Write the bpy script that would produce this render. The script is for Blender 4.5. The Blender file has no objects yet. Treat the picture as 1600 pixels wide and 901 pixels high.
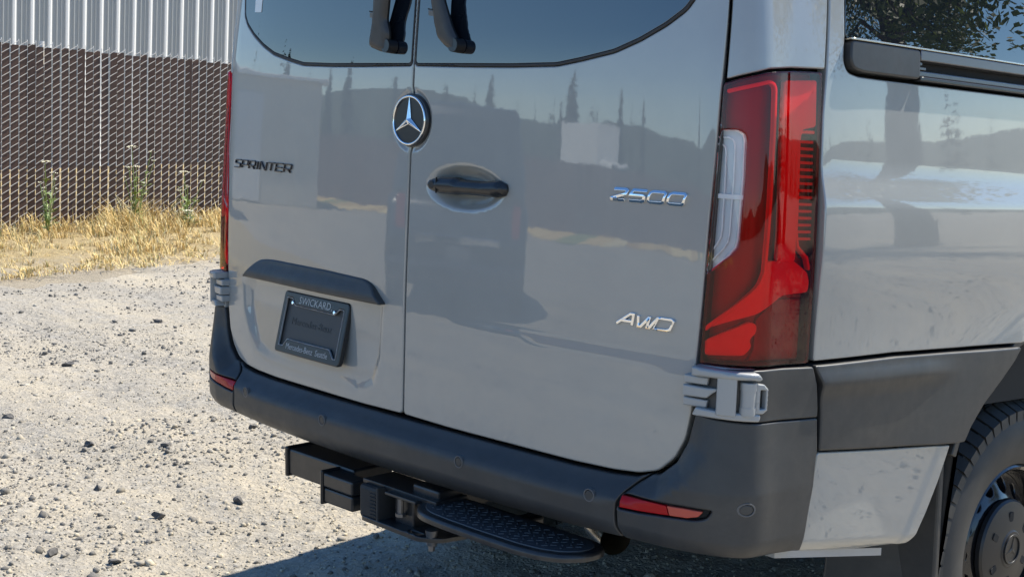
import bpy, bmesh, math, random
import numpy as np
from mathutils import Vector, Matrix
from mathutils.geometry import delaunay_2d_cdt
random.seed(7); RNG = np.random.default_rng(11)
SC = bpy.context.scene
COL = SC.collection
# ------------------------------------------------------------------ camera, sky, sun, exposure
def set_camera():
    cd = bpy.data.cameras.new('camera'); co = bpy.data.objects.new('camera', cd); COL.objects.link(co)
    yaw, pitch, roll = 0.824455, -0.140431, 0.0137708
    f = Vector((-math.sin(yaw)*math.cos(pitch), math.cos(yaw)*math.cos(pitch), math.sin(pitch)))
    r = f.cross(Vector((0, 0, 1))).normalized(); u = r.cross(f)
    r2 = r*math.cos(roll)+u*math.sin(roll); u2 = u*math.cos(roll)-r*math.sin(roll)
    co.matrix_world = Matrix(((r2.x, u2.x, -f.x, 2.78541), (r2.y, u2.y, -f.y, -2.15485), (r2.z, u2.z, -f.z, 1.51237), (0, 0, 0, 1)))
    cd.sensor_width = 36; cd.lens = 36*2292.0/1600
    cd.clip_start = .05; cd.clip_end = 3000
    SC.camera = co
set_camera()
SUN = Vector((.115, .72, 1)).normalized()
def set_light():
    w = bpy.data.worlds.new('World'); SC.world = w; w.use_nodes = True
    nt = w.node_tree; bg = nt.nodes['Background']
    sky = nt.nodes.new('ShaderNodeTexSky'); sky.sky_type = 'NISHITA'; sky.sun_disc = False
    sky.sun_elevation = math.asin(SUN.z); sky.sun_rotation = math.atan2(SUN.x, SUN.y)
    sky.altitude = 600; sky.air_density = 1.0; sky.dust_density = 0.0; sky.ozone_density = 3.6
    hs = nt.nodes.new('ShaderNodeHueSaturation'); hs.inputs['Saturation'].default_value = 1.14; nt.links.new(sky.outputs[0], hs.inputs['Color']); nt.links.new(hs.outputs[0], bg.inputs[0]); bg.inputs[1].default_value = .105
    ld = bpy.data.lights.new('sun', 'SUN'); ld.energy = 4.2; ld.angle = math.radians(.53); ld.color = (1, .94, .83)
    lo = bpy.data.objects.new('sun', ld); COL.objects.link(lo)
    lo.rotation_euler = SUN.to_track_quat('Z', 'Y').to_euler(); lo.location = (3, 10, 14)
    SC.view_settings.view_transform = 'Standard'; SC.view_settings.look = 'None'
    SC.view_settings.gamma = 1; SC.view_settings.exposure = 1.07
set_light()
GZ = -.05
# ------------------------------------------------------------------ materials
class Mat:
    def __init__(s, name, **kw):
        s.m = bpy.data.materials.new(name); s.m.use_nodes = True; s.nt = s.m.node_tree
        s.b = s.nt.nodes['Principled BSDF']; s.out = s.nt.nodes['Material Output']
        for k, v in kw.items(): s.set(k, v)
    def set(s, k, v):
        k = k.replace('_', ' ')
        i = s.b.inputs[{'color': 'Base Color', 'rough': 'Roughness', 'metal': 'Metallic', 'ior': 'IOR', 'coat': 'Coat Weight', 'coatrough': 'Coat Roughness', 'coatior': 'Coat IOR', 'spec': 'Specular IOR Level', 'trans': 'Transmission Weight', 'subs': 'Subsurface Weight'}.get(k, k)]
        if hasattr(v, 'is_linked') or isinstance(v, bpy.types.NodeSocket): s.nt.links.new(v, i)
        else: i.default_value = (*v, 1) if isinstance(v, tuple) and len(v) == 3 else v
        return s
    def n(s, t, **kw):
        nd = s.nt.nodes.new('ShaderNode'+t)
        for k, v in kw.items():
            if k.startswith('i_'):
                i = nd.inputs[int(k[2:]) if k[2:].isdigit() else k[2:].replace('_', ' ')]
                if isinstance(v, bpy.types.NodeSocket): s.nt.links.new(v, i)
                else: i.default_value = v
            else: setattr(nd, k, v)
        return nd
    def coords(s, kind='Object', scale=(1, 1, 1)):
        tc = s.n('TexCoord'); mp = s.n('Mapping', i_Vector=tc.outputs[kind]); mp.inputs['Scale'].default_value = scale
        return mp.outputs[0]
    def noise(s, vec, scale, detail=4, rough=.55):
        return s.n('TexNoise', i_Vector=vec, i_Scale=scale, i_Detail=detail, i_Roughness=rough).outputs[0]
    def ramp(s, fac, *stops):
        r = s.n('ValToRGB', i_Fac=fac); e = r.color_ramp.elements
        while len(e) < len(stops): e.new(.5)
        for k, (p, c) in enumerate(stops):
            e[k].position = p; e[k].color = (*c, 1) if len(c) == 3 else c
        return r.outputs[0]
    def mix(s, fac, a, b, mode='MIX'):
        m = s.n('Mix', data_type='RGBA', blend_type=mode)
        for i, v in ((0, fac), (6, a), (7, b)):
            if isinstance(v, bpy.types.NodeSocket): s.nt.links.new(v, m.inputs[i])
            else: m.inputs[i].default_value = (*v, 1) if isinstance(v, tuple) and len(v) == 3 else v
        return m.outputs[2]
    def bump(s, h, strength=.3, dist=.01, into='Normal'):
        b = s.n('Bump', i_Height=h, i_Strength=strength, i_Distance=dist); s.nt.links.new(b.outputs[0], s.b.inputs[into]); return s

def g3(v, a=0, b=0): return (v+a, v, v+b)
def make_materials():
    M = {}
    p = Mat('grey_paint', color=(.205, .215, .212), rough=.38, coat=1., coatrough=.022, coatior=1.74)
    v = p.coords(); 
    dust = p.noise(v, 9, 6, .7)
    p.set('Base Color', p.ramp(dust, (.35, (.282, .284, .268)), (.75, (.303, .304, .285))))
    p.bump(p.noise(v, 9, 3), .013, .01, 'Coat Normal')
    M['paint'] = p.m
    p = Mat('hinge_paint', color=(.31, .315, .31), rough=.36, coat=.6, coatrough=.08); M['hinge'] = p.m
    p = Mat('dark_plastic', color=(.05, .05, .05), rough=.46, spec=.5)
    v = p.coords(); grain = p.ramp(p.noise(v, 14, 7, .7), (.35, (.034, .034, .034)), (.8, (.050, .049, .047)))
    dsm = p.ramp(p.noise(p.coords(scale=(1, 1, 2.2)), 5, 8, .72), (.52, (0,)*3), (.82, (.16,)*3)); p.set('Base Color', p.mix(dsm, grain, (.17, .155, .13)))
    p.set('Roughness', p.ramp(p.noise(v, 30, 4), (.3, (.40,)*3), (.8, (.54,)*3)))
    p.bump(p.noise(v, 900, 2), .10, .001); M['plastic'] = p.m
    p = Mat('smooth_black_plastic', color=(.018, .018, .019), rough=.28); M['black'] = p.m
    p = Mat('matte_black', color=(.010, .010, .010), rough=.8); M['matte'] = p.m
    p = Mat('rubber', color=(.020, .020, .021), rough=.65); v = p.coords(); p.bump(p.noise(v, 300, 3), .1, .001)
    p.set('Base Color', p.ramp(p.noise(v, 6, 6, .7), (.3, (.017, .017, .018)), (.85, (.045, .042, .038)))); M['rubber'] = p.m
    p = Mat('tyre_rubber', color=(.03, .03, .03), rough=.62); v = p.coords(); p.bump(p.noise(v, 200, 3), .1, .001)
    p.set('Base Color', p.ramp(p.noise(v, 7, 6, .7), (.3, (.024, .024, .024)), (.8, (.060, .055, .048)))); M['tyre'] = p.m
    p = Mat('privacy_glass', color=(.006, .009, .014), rough=.0, ior=2.1, spec=.5); M['glass'] = p.m
    M['chrome'] = Mat('chrome', color=(.86, .87, .88), metal=1., rough=.05).m
    M['darkchrome'] = Mat('dark_chrome', color=(.10, .10, .11), metal=1., rough=.18).m
    p = Mat('black_steel', color=(.022, .022, .024), rough=.33, metal=.0, spec=.6); v = p.coords()
    p.set('Base Color', p.ramp(p.noise(v, 25, 5, .7), (.4, (.018, .018, .02)), (.85, (.05, .046, .04)))); p.bump(p.noise(v, 250, 2), .08, .001); M['steel'] = p.m
    M['treadplate'] = Mat('dark_tread_plate', color=(.055, .056, .062), rough=.38, spec=.7).m
    M['sensorring'] = Mat('sensor_ring_grey', color=(.10, .10, .10), rough=.35).m
    M['wheelblack'] = Mat('wheel_black', color=(.014, .014, .016), rough=.16, coat=.5).m
    M['hubgrey'] = Mat('hub_cap_plastic', color=(.016, .016, .017), rough=.4).m
    M['alloy'] = Mat('bare_steel', color=(.62, .58, .50), metal=1., rough=.27).m
    M['satin'] = Mat('satin_dark_aluminium', color=(.16, .16, .165), metal=.7, rough=.33).m
    M['sticker'] = Mat('paper_sticker', color=(.72, .76, .76), rough=.5).m
    M['ink'] = Mat('black_ink', color=(.03, .03, .03), rough=.6).m
    M['platetext'] = Mat('silver_print', color=(.40, .40, .40), rough=.4, metal=.3).m
    M['ghosttext'] = Mat('dark_print', color=(.026, .026, .027), rough=.4).m
    M['plateface'] = Mat('plate_insert_board', color=(.048, .047, .046), rough=.5).m
    # lamp
    p = Mat('red_lens', rough=.02); nt = p.nt
    tr = p.n('BsdfTransparent', i_Color=(1.0, .018, .035, 1)); gl = p.n('BsdfGlossy', i_Color=(1, 1, 1, 1), i_Roughness=.02)
    fr = p.n('Fresnel', i_IOR=1.42); mx = p.n('MixShader', i_0=fr.outputs[0]); nt.links.new(tr.outputs[0], mx.inputs[1]); nt.links.new(gl.outputs[0], mx.inputs[2])
    nt.links.new(mx.outputs[0], p.out.inputs[0]); M['redlens'] = p.m
    p = Mat('clear_lens', rough=.02); nt = p.nt
    tr = p.n('BsdfTransparent', i_Color=(.93, .95, .96, 1)); gl = p.n('BsdfGlossy', i_Color=(1, 1, 1, 1), i_Roughness=.02)
    fr = p.n('Fresnel', i_IOR=1.5); mx = p.n('MixShader', i_0=fr.outputs[0]); nt.links.new(tr.outputs[0], mx.inputs[1]); nt.links.new(gl.outputs[0], mx.inputs[2])
    nt.links.new(mx.outputs[0], p.out.inputs[0]); M['clearlens'] = p.m
    M['lamphousing'] = Mat('lamp_housing', color=(.26, .16, .16), rough=.35).m
    M['lampbright'] = Mat('lamp_reflector', color=(.98, .95, .95), rough=.4).m
    M['lampmid'] = Mat('lamp_diffuser', color=(.80, .77, .77), rough=.40).m
    M['lampdark'] = Mat('lamp_dark_trim', color=(.06, .05, .05), rough=.3).m
    M['lampsilver'] = Mat('lamp_silver', color=(.66, .68, .71), metal=.0, rough=.35).m
    M['reflectorred'] = Mat('red_reflector', color=(.40, .004, .008), rough=.25, spec=.25).m
    M['reflectoramber'] = Mat('pale_reflector', color=(.50, .09, .06), rough=.25, spec=.3).m
    # ground
    p = Mat('gravel_dirt', rough=.95, spec=.2); v = p.coords()
    tk = p.n('TexCoord'); mp = p.n('Mapping', i_Vector=tk.outputs['Object']); mp.inputs['Rotation'].default_value = (0, 0, -.80); mp.inputs['Scale'].default_value = (.22, 1.6, 1)
    track = p.noise(mp.outputs[0], 1.1, 5, .6); big = p.noise(v, 1.3, 6, .65); med = p.noise(v, 11, 6, .7); fine = p.noise(v, 75, 5, .75)
    wv = p.mix(.03, v, p.n('TexNoise', i_Vector=v, i_Scale=30.).outputs[1]); vo = p.n('TexVoronoi', i_Vector=wv, i_Scale=36.0); vo2 = p.n('TexVoronoi', i_Vector=wv, i_Scale=85.0)
    base = p.ramp(fine, (.25, (.225, .188, .134)), (.50, (.385, .330, .244)), (.8, (.515, .452, .345)))
    s1 = p.ramp(vo.outputs['Color'], (.1, (.15, .142, .13)), (.5, (.31, .29, .255)), (.95, (.50, .47, .42)))
    s2 = p.ramp(vo2.outputs['Color'], (.1, (.17, .16, .145)), (.5, (.33, .305, .265)), (.95, (.52, .485, .43)))
    m0 = p.mix(.5, track, p.mix(.5, big, med)); m1 = p.ramp(m0, (.40, (.10,)*3), (.58, (.9,)*3)); m2 = p.ramp(p.mix(.55, m0, med), (.46, (0,)*3), (.60, (.85,)*3))
    col = p.mix(m2, p.mix(m1, base, s2), s1)
    p.set('Base Color', p.mix(.5, col, p.ramp(m0, (.36, (.46, .405, .31)), (.62, (.185, .172, .150))), 'MIX'))
    h = p.mix(.4, p.mix(.5, vo.outputs['Distance'], med), p.mix(.5, vo2.outputs['Distance'], fine))
    p.bump(h, 1., .020); M['gravel'] = p.m
    p = Mat('loose_stone', rough=.9, spec=.25); gi = p.n('NewGeometry').outputs['Random Per Island']
    p.set('Base Color', p.mix(.35, p.ramp(gi, (0, (.06, .057, .054)), (.45, (.14, .133, .122)), (.75, (.32, .29, .24)), (1, (.48, .44, .36))), p.ramp(p.noise(p.coords(), 90, 4), (.3, (.12, .115, .11)), (.7, (.40, .37, .32))))); M['stone'] = p.m
    p = Mat('pale_grit', rough=.95, spec=.2); gi = p.n('NewGeometry').outputs['Random Per Island']; p.set('Base Color', p.ramp(gi, (0, (.14, .13, .115)), (.35, (.33, .295, .235)), (1, (.52, .455, .345)))); M['grit'] = p.m
    p = Mat('dark_stone', rough=.85, spec=.3); p.set('Base Color', p.ramp(p.noise(p.coords(), 40, 5), (.3, (.055, .053, .052)), (.75, (.17, .16, .15)))); M['rock'] = p.m
    p = Mat('dry_grass', rough=.8, spec=.2); gi = p.n('NewGeometry').outputs['Random Per Island']
    p.set('Base Color', p.ramp(gi, (0, (.42, .27, .10)), (.35, (.64, .46, .18)), (.7, (.76, .60, .28)), (.86, (.62, .54, .34)), (.93, (.22, .26, .08)), (1, (.34, .22, .12)))); p.set('Subsurface Weight', 0.); M['grass'] = p.m
    p = Mat('dry_litter', rough=.95); v = p.coords(); sx = p.n('SeparateXYZ', i_Vector=v)
    lit = p.ramp(p.noise(v, 22, 7, .75), (.3, (.25, .18, .095)), (.5, (.50, .38, .19)), (.72, (.68, .54, .29)))
    f = p.n('Math', operation='ADD', i_0=sx.outputs[0]); p.nt.links.new(p.n('Math', operation='MULTIPLY', i_0=p.noise(v, 2.2, 6, .7), i_1=2.4).outputs[0], f.inputs[1])
    f2 = p.n('MapRange', i_Value=f.outputs[0]); f2.inputs[1].default_value = -7.7; f2.inputs[2].default_value = -6.9
    p.set('Base Color', p.mix(f2.outputs[0], lit, p.ramp(p.noise(v, 60, 5, .75), (.26, (.29, .24, .165)), (.5, (.46, .39, .285)), (.8, (.58, .505, .385))))); p.bump(p.noise(v, 70, 5, .8), 1., .03); M['litter'] = p.m
    p = Mat('weed_green', rough=.6); gi = p.n('NewGeometry').outputs['Random Per Island']
    p.set('Base Color', p.ramp(gi, (0, (.10, .17, .035)), (.6, (.20, .27, .07)), (1, (.34, .38, .14)))); M['weed'] = p.m
    M['umbel'] = Mat('white_flower', color=(.75, .72, .55), rough=.8).m
    # fence and building
    p = Mat('brown_slat', rough=.55); v = p.coords(); oi = p.n('ObjectInfo').outputs['Random']
    p.set('Base Color', p.mix(.5, p.ramp(oi, (0, (.055, .025, .014)), (1, (.090, .044, .027))), p.ramp(p.noise(p.coords(scale=(1, 1, .25)), 12, 5), (.3, (.055, .027, .016)), (.8, (.105, .058, .038))))); M['slat'] = p.m
    p = Mat('galvanised_wire', color=(.72, .67, .60), metal=.0, rough=.45); M['wire'] = p.m
    p = Mat('ribbed_steel_sheet', rough=.5, spec=.4); v = p.coords('Object', (1, 1, .15))
    p.set('Base Color', p.ramp(p.noise(v, 3, 5), (.3, (.33, .35, .35)), (.75, (.39, .40, .395)))); M['sheetmetal'] = p.m
    M['ribsunlit'] = Mat('ribbed_steel_sunlit', color=(.74, .74, .72), rough=.45).m  # paler than the flat sheet: sunlight on the ribs put into the colour
    # surroundings behind the camera
    M['conifer'] = Mat('conifer_needles', rough=.8).m
    p = Mat('conifer_green', rough=.8); gi = p.n('NewGeometry').outputs['Random Per Island']
    p.set('Base Color', p.ramp(gi, (0, (.020, .032, .014)), (1, (.055, .075, .030)))); M['conifer'] = p.m
    p = Mat('hill_wood', rough=.9); v = p.coords(); p.set('Base Color', p.ramp(p.noise(v, .25, 6, .7), (.35, (.030, .040, .020)), (.7, (.075, .085, .045)))); M['hill'] = p.m
    p = Mat('leaf_green', rough=.5); gi = p.n('NewGeometry').outputs['Random Per Island']
    p.set('Base Color', p.ramp(gi, (0, (.045, .065, .018)), (.6, (.085, .105, .030)), (1, (.14, .15, .05)))); tl_ = p.n('BsdfTranslucent', i_Color=(.20, .26, .05, 1)); mx = p.n('MixShader', i_0=.45); p.nt.links.new(p.b.outputs[0], mx.inputs[1]); p.nt.links.new(tl_.outputs[0], mx.inputs[2]); p.nt.links.new(mx.outputs[0], p.out.inputs[0]); M['leaf'] = p.m
    p = Mat('bark', rough=.9); v = p.coords('Object', (1, 1, .2)); nn = p.noise(v, 12, 6, .7); p.set('Base Color', p.ramp(nn, (.3, (.045, .035, .027)), (.75, (.15, .12, .095)))); p.bump(nn, .8, .03); M['bark'] = p.m
    M['whitepaint'] = Mat('white_paint', color=(.78, .78, .76), rough=.4).m
    M['beigepaint'] = Mat('beige_cladding', color=(.68, .62, .50), rough=.6).m
    M['carblack'] = Mat('black_car_paint', color=(.012, .012, .014), rough=.3, coat=1., coatrough=.02).m
    M['carglass'] = Mat('car_glass', color=(.01, .012, .014), rough=.02, ior=1.6).m
    M['redplastic'] = Mat('red_plastic', color=(.2, .02, .02), rough=.2).m
    return M
MT = make_materials()
# ------------------------------------------------------------------ object helpers
def mesh(name, v, f, m, smooth=False, normals=None):
    me = bpy.data.meshes.new(name); me.from_pydata([tuple(p) for p in v], [], f); me.materials.append(m if not isinstance(m, str) else MT[m])
    if smooth: me.polygons.foreach_set('use_smooth', [True]*len(me.polygons))
    if normals is not None: me.normals_split_custom_set_from_vertices([tuple(n) for n in normals])
    me.update(); return me
def link(name, data, parent=None, loc=None):
    o = bpy.data.objects.new(name, data); COL.objects.link(o)
    if loc is not None: o.location = loc
    if parent is not None:
        o.parent = parent
        o.matrix_parent_inverse = Matrix.Translation(-Vector(parent.location))
    return o
def obj(name, v, f, m, parent=None, smooth=False, normals=None):
    return link(name, mesh(name, v, f, m, smooth, normals), parent)
def tag(o, label, cat, group=None, kind=None):
    o['label'] = label; o['category'] = cat
    if group: o['group'] = group
    if kind: o['kind'] = kind
    return o
def thing(name, loc, label, cat, group=None):
    return tag(link(name, None, None, loc), label, cat, group)
def stuff(o): o['kind'] = 'stuff'; return o
class MB:
    def __init__(s): s.v = []; s.f = []
    def add(s, v, f):
        k = len(s.v); s.v += [tuple(p) for p in v]; s.f += [tuple(i+k for i in q) for q in f]; return s
    def box(s, c, d, bevel=0., M=None):
        bm = bmesh.new(); bmesh.ops.create_cube(bm, size=1.)
        for q in bm.verts: q.co = Vector((q.co.x*d[0], q.co.y*d[1], q.co.z*d[2]))
        if bevel > 0: bmesh.ops.bevel(bm, geom=bm.edges[:], offset=bevel, segments=2, affect='EDGES', profile=.5)
        for q in bm.verts: q.co = ((M @ q.co) if M is not None else q.co)+Vector(c)
        bm.verts.index_update(); s.add([q.co[:] for q in bm.verts], [[q.index for q in f.verts] for f in bm.faces]); bm.free(); return s
    def tube(s, pts, r, n=8, caps=True):
        pts = [Vector(p) for p in pts]; rs = r if hasattr(r, '__len__') else [r]*len(pts)
        rings = []; up = None
        for i, p in enumerate(pts):
            t = (pts[min(i+1, len(pts)-1)]-pts[max(i-1, 0)]).normalized()
            if up is None: up = t.orthogonal().normalized()
            up = (up-t*up.dot(t)).normalized(); w = t.cross(up)
            rings.append([p+(up*math.cos(a)+w*math.sin(a))*rs[i] for a in (2*math.pi*k/n for k in range(n))])
        v = [q for R in rings for q in R]; f = []
        for i in range(len(pts)-1):
            for k in range(n): f.append((i*n+k, i*n+(k+1) % n, (i+1)*n+(k+1) % n, (i+1)*n+k))
        if caps: f.append(tuple(range(n-1, -1, -1))); f.append(tuple((len(pts)-1)*n+k for k in range(n)))
        return s.add(v, f)
    def lathe(s, prof, c, axis='X', n=64):
        v = []; f = []
        for (h, r) in prof:
            for k in range(n):
                a = 2*math.pi*k/n; p = {'X': (h, r*math.cos(a), r*math.sin(a)), 'Y': (r*math.sin(a), h, r*math.cos(a)), 'Z': (r*math.cos(a), r*math.sin(a), h)}[axis]
                v.append((p[0]+c[0], p[1]+c[1], p[2]+c[2]))
        for i in range(len(prof)-1):
            for k in range(n): f.append((i*n+k, i*n+(k+1) % n, (i+1)*n+(k+1) % n, (i+1)*n+k))
        return s.add(v, f)
    def prism(s, poly, axis, a, b):  # polygon in the two other axes, extruded from a to b
        def P(p, h): return {'X': (h, p[0], p[1]), 'Y': (p[0], h, p[1]), 'Z': (p[0], p[1], h)}[axis]
        n = len(poly); v = [P(p, a) for p in poly]+[P(p, b) for p in poly]
        return s.add(v, [tuple(range(n-1, -1, -1)), tuple(range(n, 2*n))]+[(i, (i+1) % n, n+(i+1) % n, n+i) for i in range(n)])
    def build(s, name, m, parent=None, smooth=False, angle=None):
        o = obj(name, s.v, s.f, m, parent, smooth)
        bm = bmesh.new(); bm.from_mesh(o.data); bmesh.ops.recalc_face_normals(bm, faces=bm.faces[:])
        if angle is not None:
            for e in bm.edges:
                if len(e.link_faces) == 2 and e.calc_face_angle(0) > angle: e.smooth = False
            for fc in bm.faces: fc.smooth = True
        bm.to_mesh(o.data); bm.free(); return o
# ------------------------------------------------------------------ 2D outlines to curved sheets
def area2(p): x, y = p[:, 0], p[:, 1]; return .5*np.sum(x*np.roll(y, -1)-np.roll(x, -1)*y)
def rounded(pts, rad):
    pts = np.asarray(pts, float)
    if rad <= 0: return pts
    out = []; n = len(pts)
    for i in range(n):
        a, p, b = pts[i-1], pts[i], pts[(i+1) % n]
        la, lb = np.linalg.norm(a-p), np.linalg.norm(b-p)
        d = min(rad, .45*la, .45*lb); q0 = p+(a-p)/max(la, 1e-9)*d; q1 = p+(b-p)/max(lb, 1e-9)*d
        for t in (0, .25, .5, .75, 1): out.append((1-t)**2*q0+2*t*(1-t)*p+t*t*q1)
    return np.array(out)
def subdiv(pts, seg):
    out = []; n = len(pts)
    for i in range(n):
        a, b = pts[i], pts[(i+1) % n]; L = np.linalg.norm(b-a)
        if L < 1e-7: continue
        k = max(1, int(math.ceil(L/seg)))
        for j in range(k): out.append(a+(b-a)*j/k)
    out = np.array(out); keep = [0]
    for i in range(1, len(out)):
        if np.linalg.norm(out[i]-out[keep[-1]]) > 2e-4: keep.append(i)
    return out[keep]
def loop_normals(p):
    e = np.roll(p, -1, 0)-p; e /= np.linalg.norm(e, axis=1, keepdims=True)+1e-12
    n1 = np.stack([-e[:, 1], e[:, 0]], 1); n = n1+np.roll(n1, 1, 0)
    l = np.linalg.norm(n, axis=1, keepdims=True); n = n/np.maximum(l, .5); return n
def offset(p, r):
    p = np.asarray(p, float)
    if area2(p) < 0: p = p[::-1]
    return p-loop_normals(p)*r
def segdist(P, loops, chunk=4000):
    A = np.concatenate(loops); B = np.concatenate([np.roll(l, -1, 0) for l in loops]); D = B-A; L2 = (D**2).sum(1)+1e-15
    out = np.empty(len(P))
    for i in range(0, len(P), chunk):
        q = P[i:i+chunk, None, :]-A[None]; t = np.clip((q*D[None]).sum(2)/L2, 0, 1)
        out[i:i+chunk] = np.sqrt((((q-t[..., None]*D[None])**2).sum(2)).min(1))
    return out
def inside(P, loops):
    c = np.zeros(len(P), bool)
    for l in loops:
        x1, y1 = l[:, 0], l[:, 1]; x2, y2 = np.roll(x1, -1), np.roll(y1, -1)
        px, py = P[:, 0:1], P[:, 1:2]
        cr = ((y1 > py) != (y2 > py)) & (px < (x2-x1)*(py-y1)/(y2-y1+1e-15)+x1)
        c ^= (cr.sum(1) % 2 == 1)
    return c
def sheet(name, outer, m, parent=None, holes=(), F=None, D=None, De=None, d=0., edge=.003, thick=.012, res=.02, rad=0., hrad=None, into=None, fine=()):
    F = F or VAN
    loops = [subdiv(rounded(outer, rad), res)]
    if area2(loops[0]) < 0: loops[0] = loops[0][::-1]
    for h in holes:
        l = subdiv(rounded(h, rad if hrad is None else hrad), res)
        if area2(l) > 0: l = l[::-1]
        loops.append(l)
    e = edge
    ringpts, dep, ndir, tilt = [], [], [], []
    for th in ((0., math.pi/4, math.pi/2) if e > 0 else (0.,)):
        for l in loops:
            n = loop_normals(l); ringpts.append(l+n*e*(1-math.cos(th))); dep += [-e*(1-math.sin(th))]*len(l); ndir.append(-n); tilt += [th if e > 0 else math.pi/2]*len(l)
    RP = np.concatenate(ringpts); lo, hi = loops[0].min(0), loops[0].max(0)
    gx = np.arange(lo[0]+res*.37, hi[0], res); gy = np.arange(lo[1]+res*.37, hi[1], res)
    G = np.array([(x, y) for x in gx for y in gy]) if len(gx) and len(gy) else np.zeros((0, 2))
    for a0, a1, b0, b1, fr in fine:
        if len(G): G = G[~((G[:, 0] > a0-fr*.6) & (G[:, 0] < a1+fr*.6) & (G[:, 1] > b0-fr*.6) & (G[:, 1] < b1+fr*.6))]
        G = np.concatenate([G, np.array([(x, y) for x in np.arange(max(a0, lo[0]), min(a1, hi[0]), fr) for y in np.arange(max(b0, lo[1]), min(b1, hi[1]), fr)])])
    if len(G):
        G = G[inside(G, loops)]
        if len(G): G = G[segdist(G, loops) > e+.45*res]
    P = np.concatenate([RP, G]) if len(G) else RP
    dep = np.array(dep+[0.]*len(G)); tilt = np.array(tilt+[math.pi/2]*len(G)); ND = np.concatenate(ndir+[np.zeros((len(G), 2))])
    nb = sum(len(l) for l in loops); E = []; k = 0
    for l in loops: E += [(k+i, k+(i+1) % len(l)) for i in range(len(l))]; k += len(l)
    vo, _, fo, ov, _, _ = delaunay_2d_cdt([Vector(p) for p in P], E, [], 0, 1e-6)
    idx = [o[0] if o else -1 for o in ov]
    if any(i < 0 for i in idx):  # outline crosses itself: extra points
        add = [k for k, i in enumerate(idx) if i < 0]
        for k in add:
            idx[k] = len(P); P = np.vstack([P, [vo[k][0], vo[k][1]]]); dep = np.append(dep, -e); tilt = np.append(tilt, math.pi/2); ND = np.vstack([ND, [0, 0]])
    tri = np.array([[idx[i] for i in t] for t in fo if len(t) == 3])
    cen = P[tri].mean(1); tri = tri[inside(cen, loops)]
    a = P[tri]; ar = (a[:, 1, 0]-a[:, 0, 0])*(a[:, 2, 1]-a[:, 0, 1])-(a[:, 1, 1]-a[:, 0, 1])*(a[:, 2, 0]-a[:, 0, 0])
    tri = tri[np.abs(ar) > 1e-12]; ar = ar[np.abs(ar) > 1e-12]; tri[ar < 0] = tri[ar < 0][:, ::-1]
    def Dt(Q, dp):
        h = np.full(len(Q), d)+dp
        if D is not None: h = h+D(Q[:, 0], Q[:, 1])
        if De is not None: h = h+De(np.where(inside(Q, loops), segdist(Q, loops), 0.))
        return F(Q[:, 0], Q[:, 1], h)
    X = Dt(P, dep); h = 1.2e-3; z0 = np.zeros(len(P))
    Tu = Dt(P+[h, 0], z0)-Dt(P-[h, 0], z0); Tv = Dt(P+[0, h], z0)-Dt(P-[0, h], z0)
    Nn = np.cross(Tu, Tv); Nn /= np.linalg.norm(Nn, axis=1, keepdims=True)+1e-15
    od = ND[:, :1]*Tu+ND[:, 1:]*Tv; od /= np.linalg.norm(od, axis=1, keepdims=True)+1e-15
    NV = Nn*np.sin(tilt)[:, None]+od*np.cos(tilt)[:, None]; NV /= np.linalg.norm(NV, axis=1, keepdims=True)+1e-15
    # skirt
    base = len(P); XB = Dt(P[:nb], np.full(nb, -thick)); V = np.vstack([X, XB]); NV = np.vstack([NV, od[:nb]])
    fc = [tuple(int(i) for i in t) for t in tri]
    for (i, j) in E: fc.append((j, i, base+i, base+j))
    if e <= 0:  # keep a crisp edge: own vertices for the skirt
        n0 = len(V); V = np.vstack([V, X[:nb]]); NV = np.vstack([NV, od[:nb]])
        fc = fc[:len(tri)]+[(n0+j, n0+i, base+i, base+j) for (i, j) in E]
    if into is not None:
        k = len(into[0]); into[0].extend(V.tolist()); into[1].extend([tuple(i+k for i in q) for q in fc]); into[2].extend(NV.tolist()); return None
    return obj(name, V, fc, m, parent, True, NV)
def rect(a0, a1, b0, b1): return [(a0, b0), (a1, b0), (a1, b1), (a0, b1)]
def mir(p): return [(-a, b) for a, b in p][::-1]
def ellipse(cx, cy, rx, ry, n=40): return [(cx+rx*math.cos(2*math.pi*k/n), cy+ry*math.sin(2*math.pi*k/n)) for k in range(n)]
def ribbon(pl, w, closed=False):
    pl = np.asarray(pl, float); n = len(pl)
    if closed:
        a = pl if area2(pl) > 0 else pl[::-1]; nn = loop_normals(a); return a-nn*w/2, a+nn*w/2
    L, R = [], []
    for i in range(n):
        t0 = pl[i]-pl[i-1] if i else pl[1]-pl[0]; t1 = pl[i+1]-pl[i] if i < n-1 else pl[-1]-pl[-2]
        t0 = t0/np.linalg.norm(t0); t1 = t1/np.linalg.norm(t1); m_ = t0+t1; m_ /= max(np.linalg.norm(m_), 1e-6)
        k = 1/max(.45, float(m_@t0)); nn = np.array([-m_[1], m_[0]])*w/2*k; L.append(pl[i]+nn); R.append(pl[i]-nn)
    return np.array(R+L[::-1]), None
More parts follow.
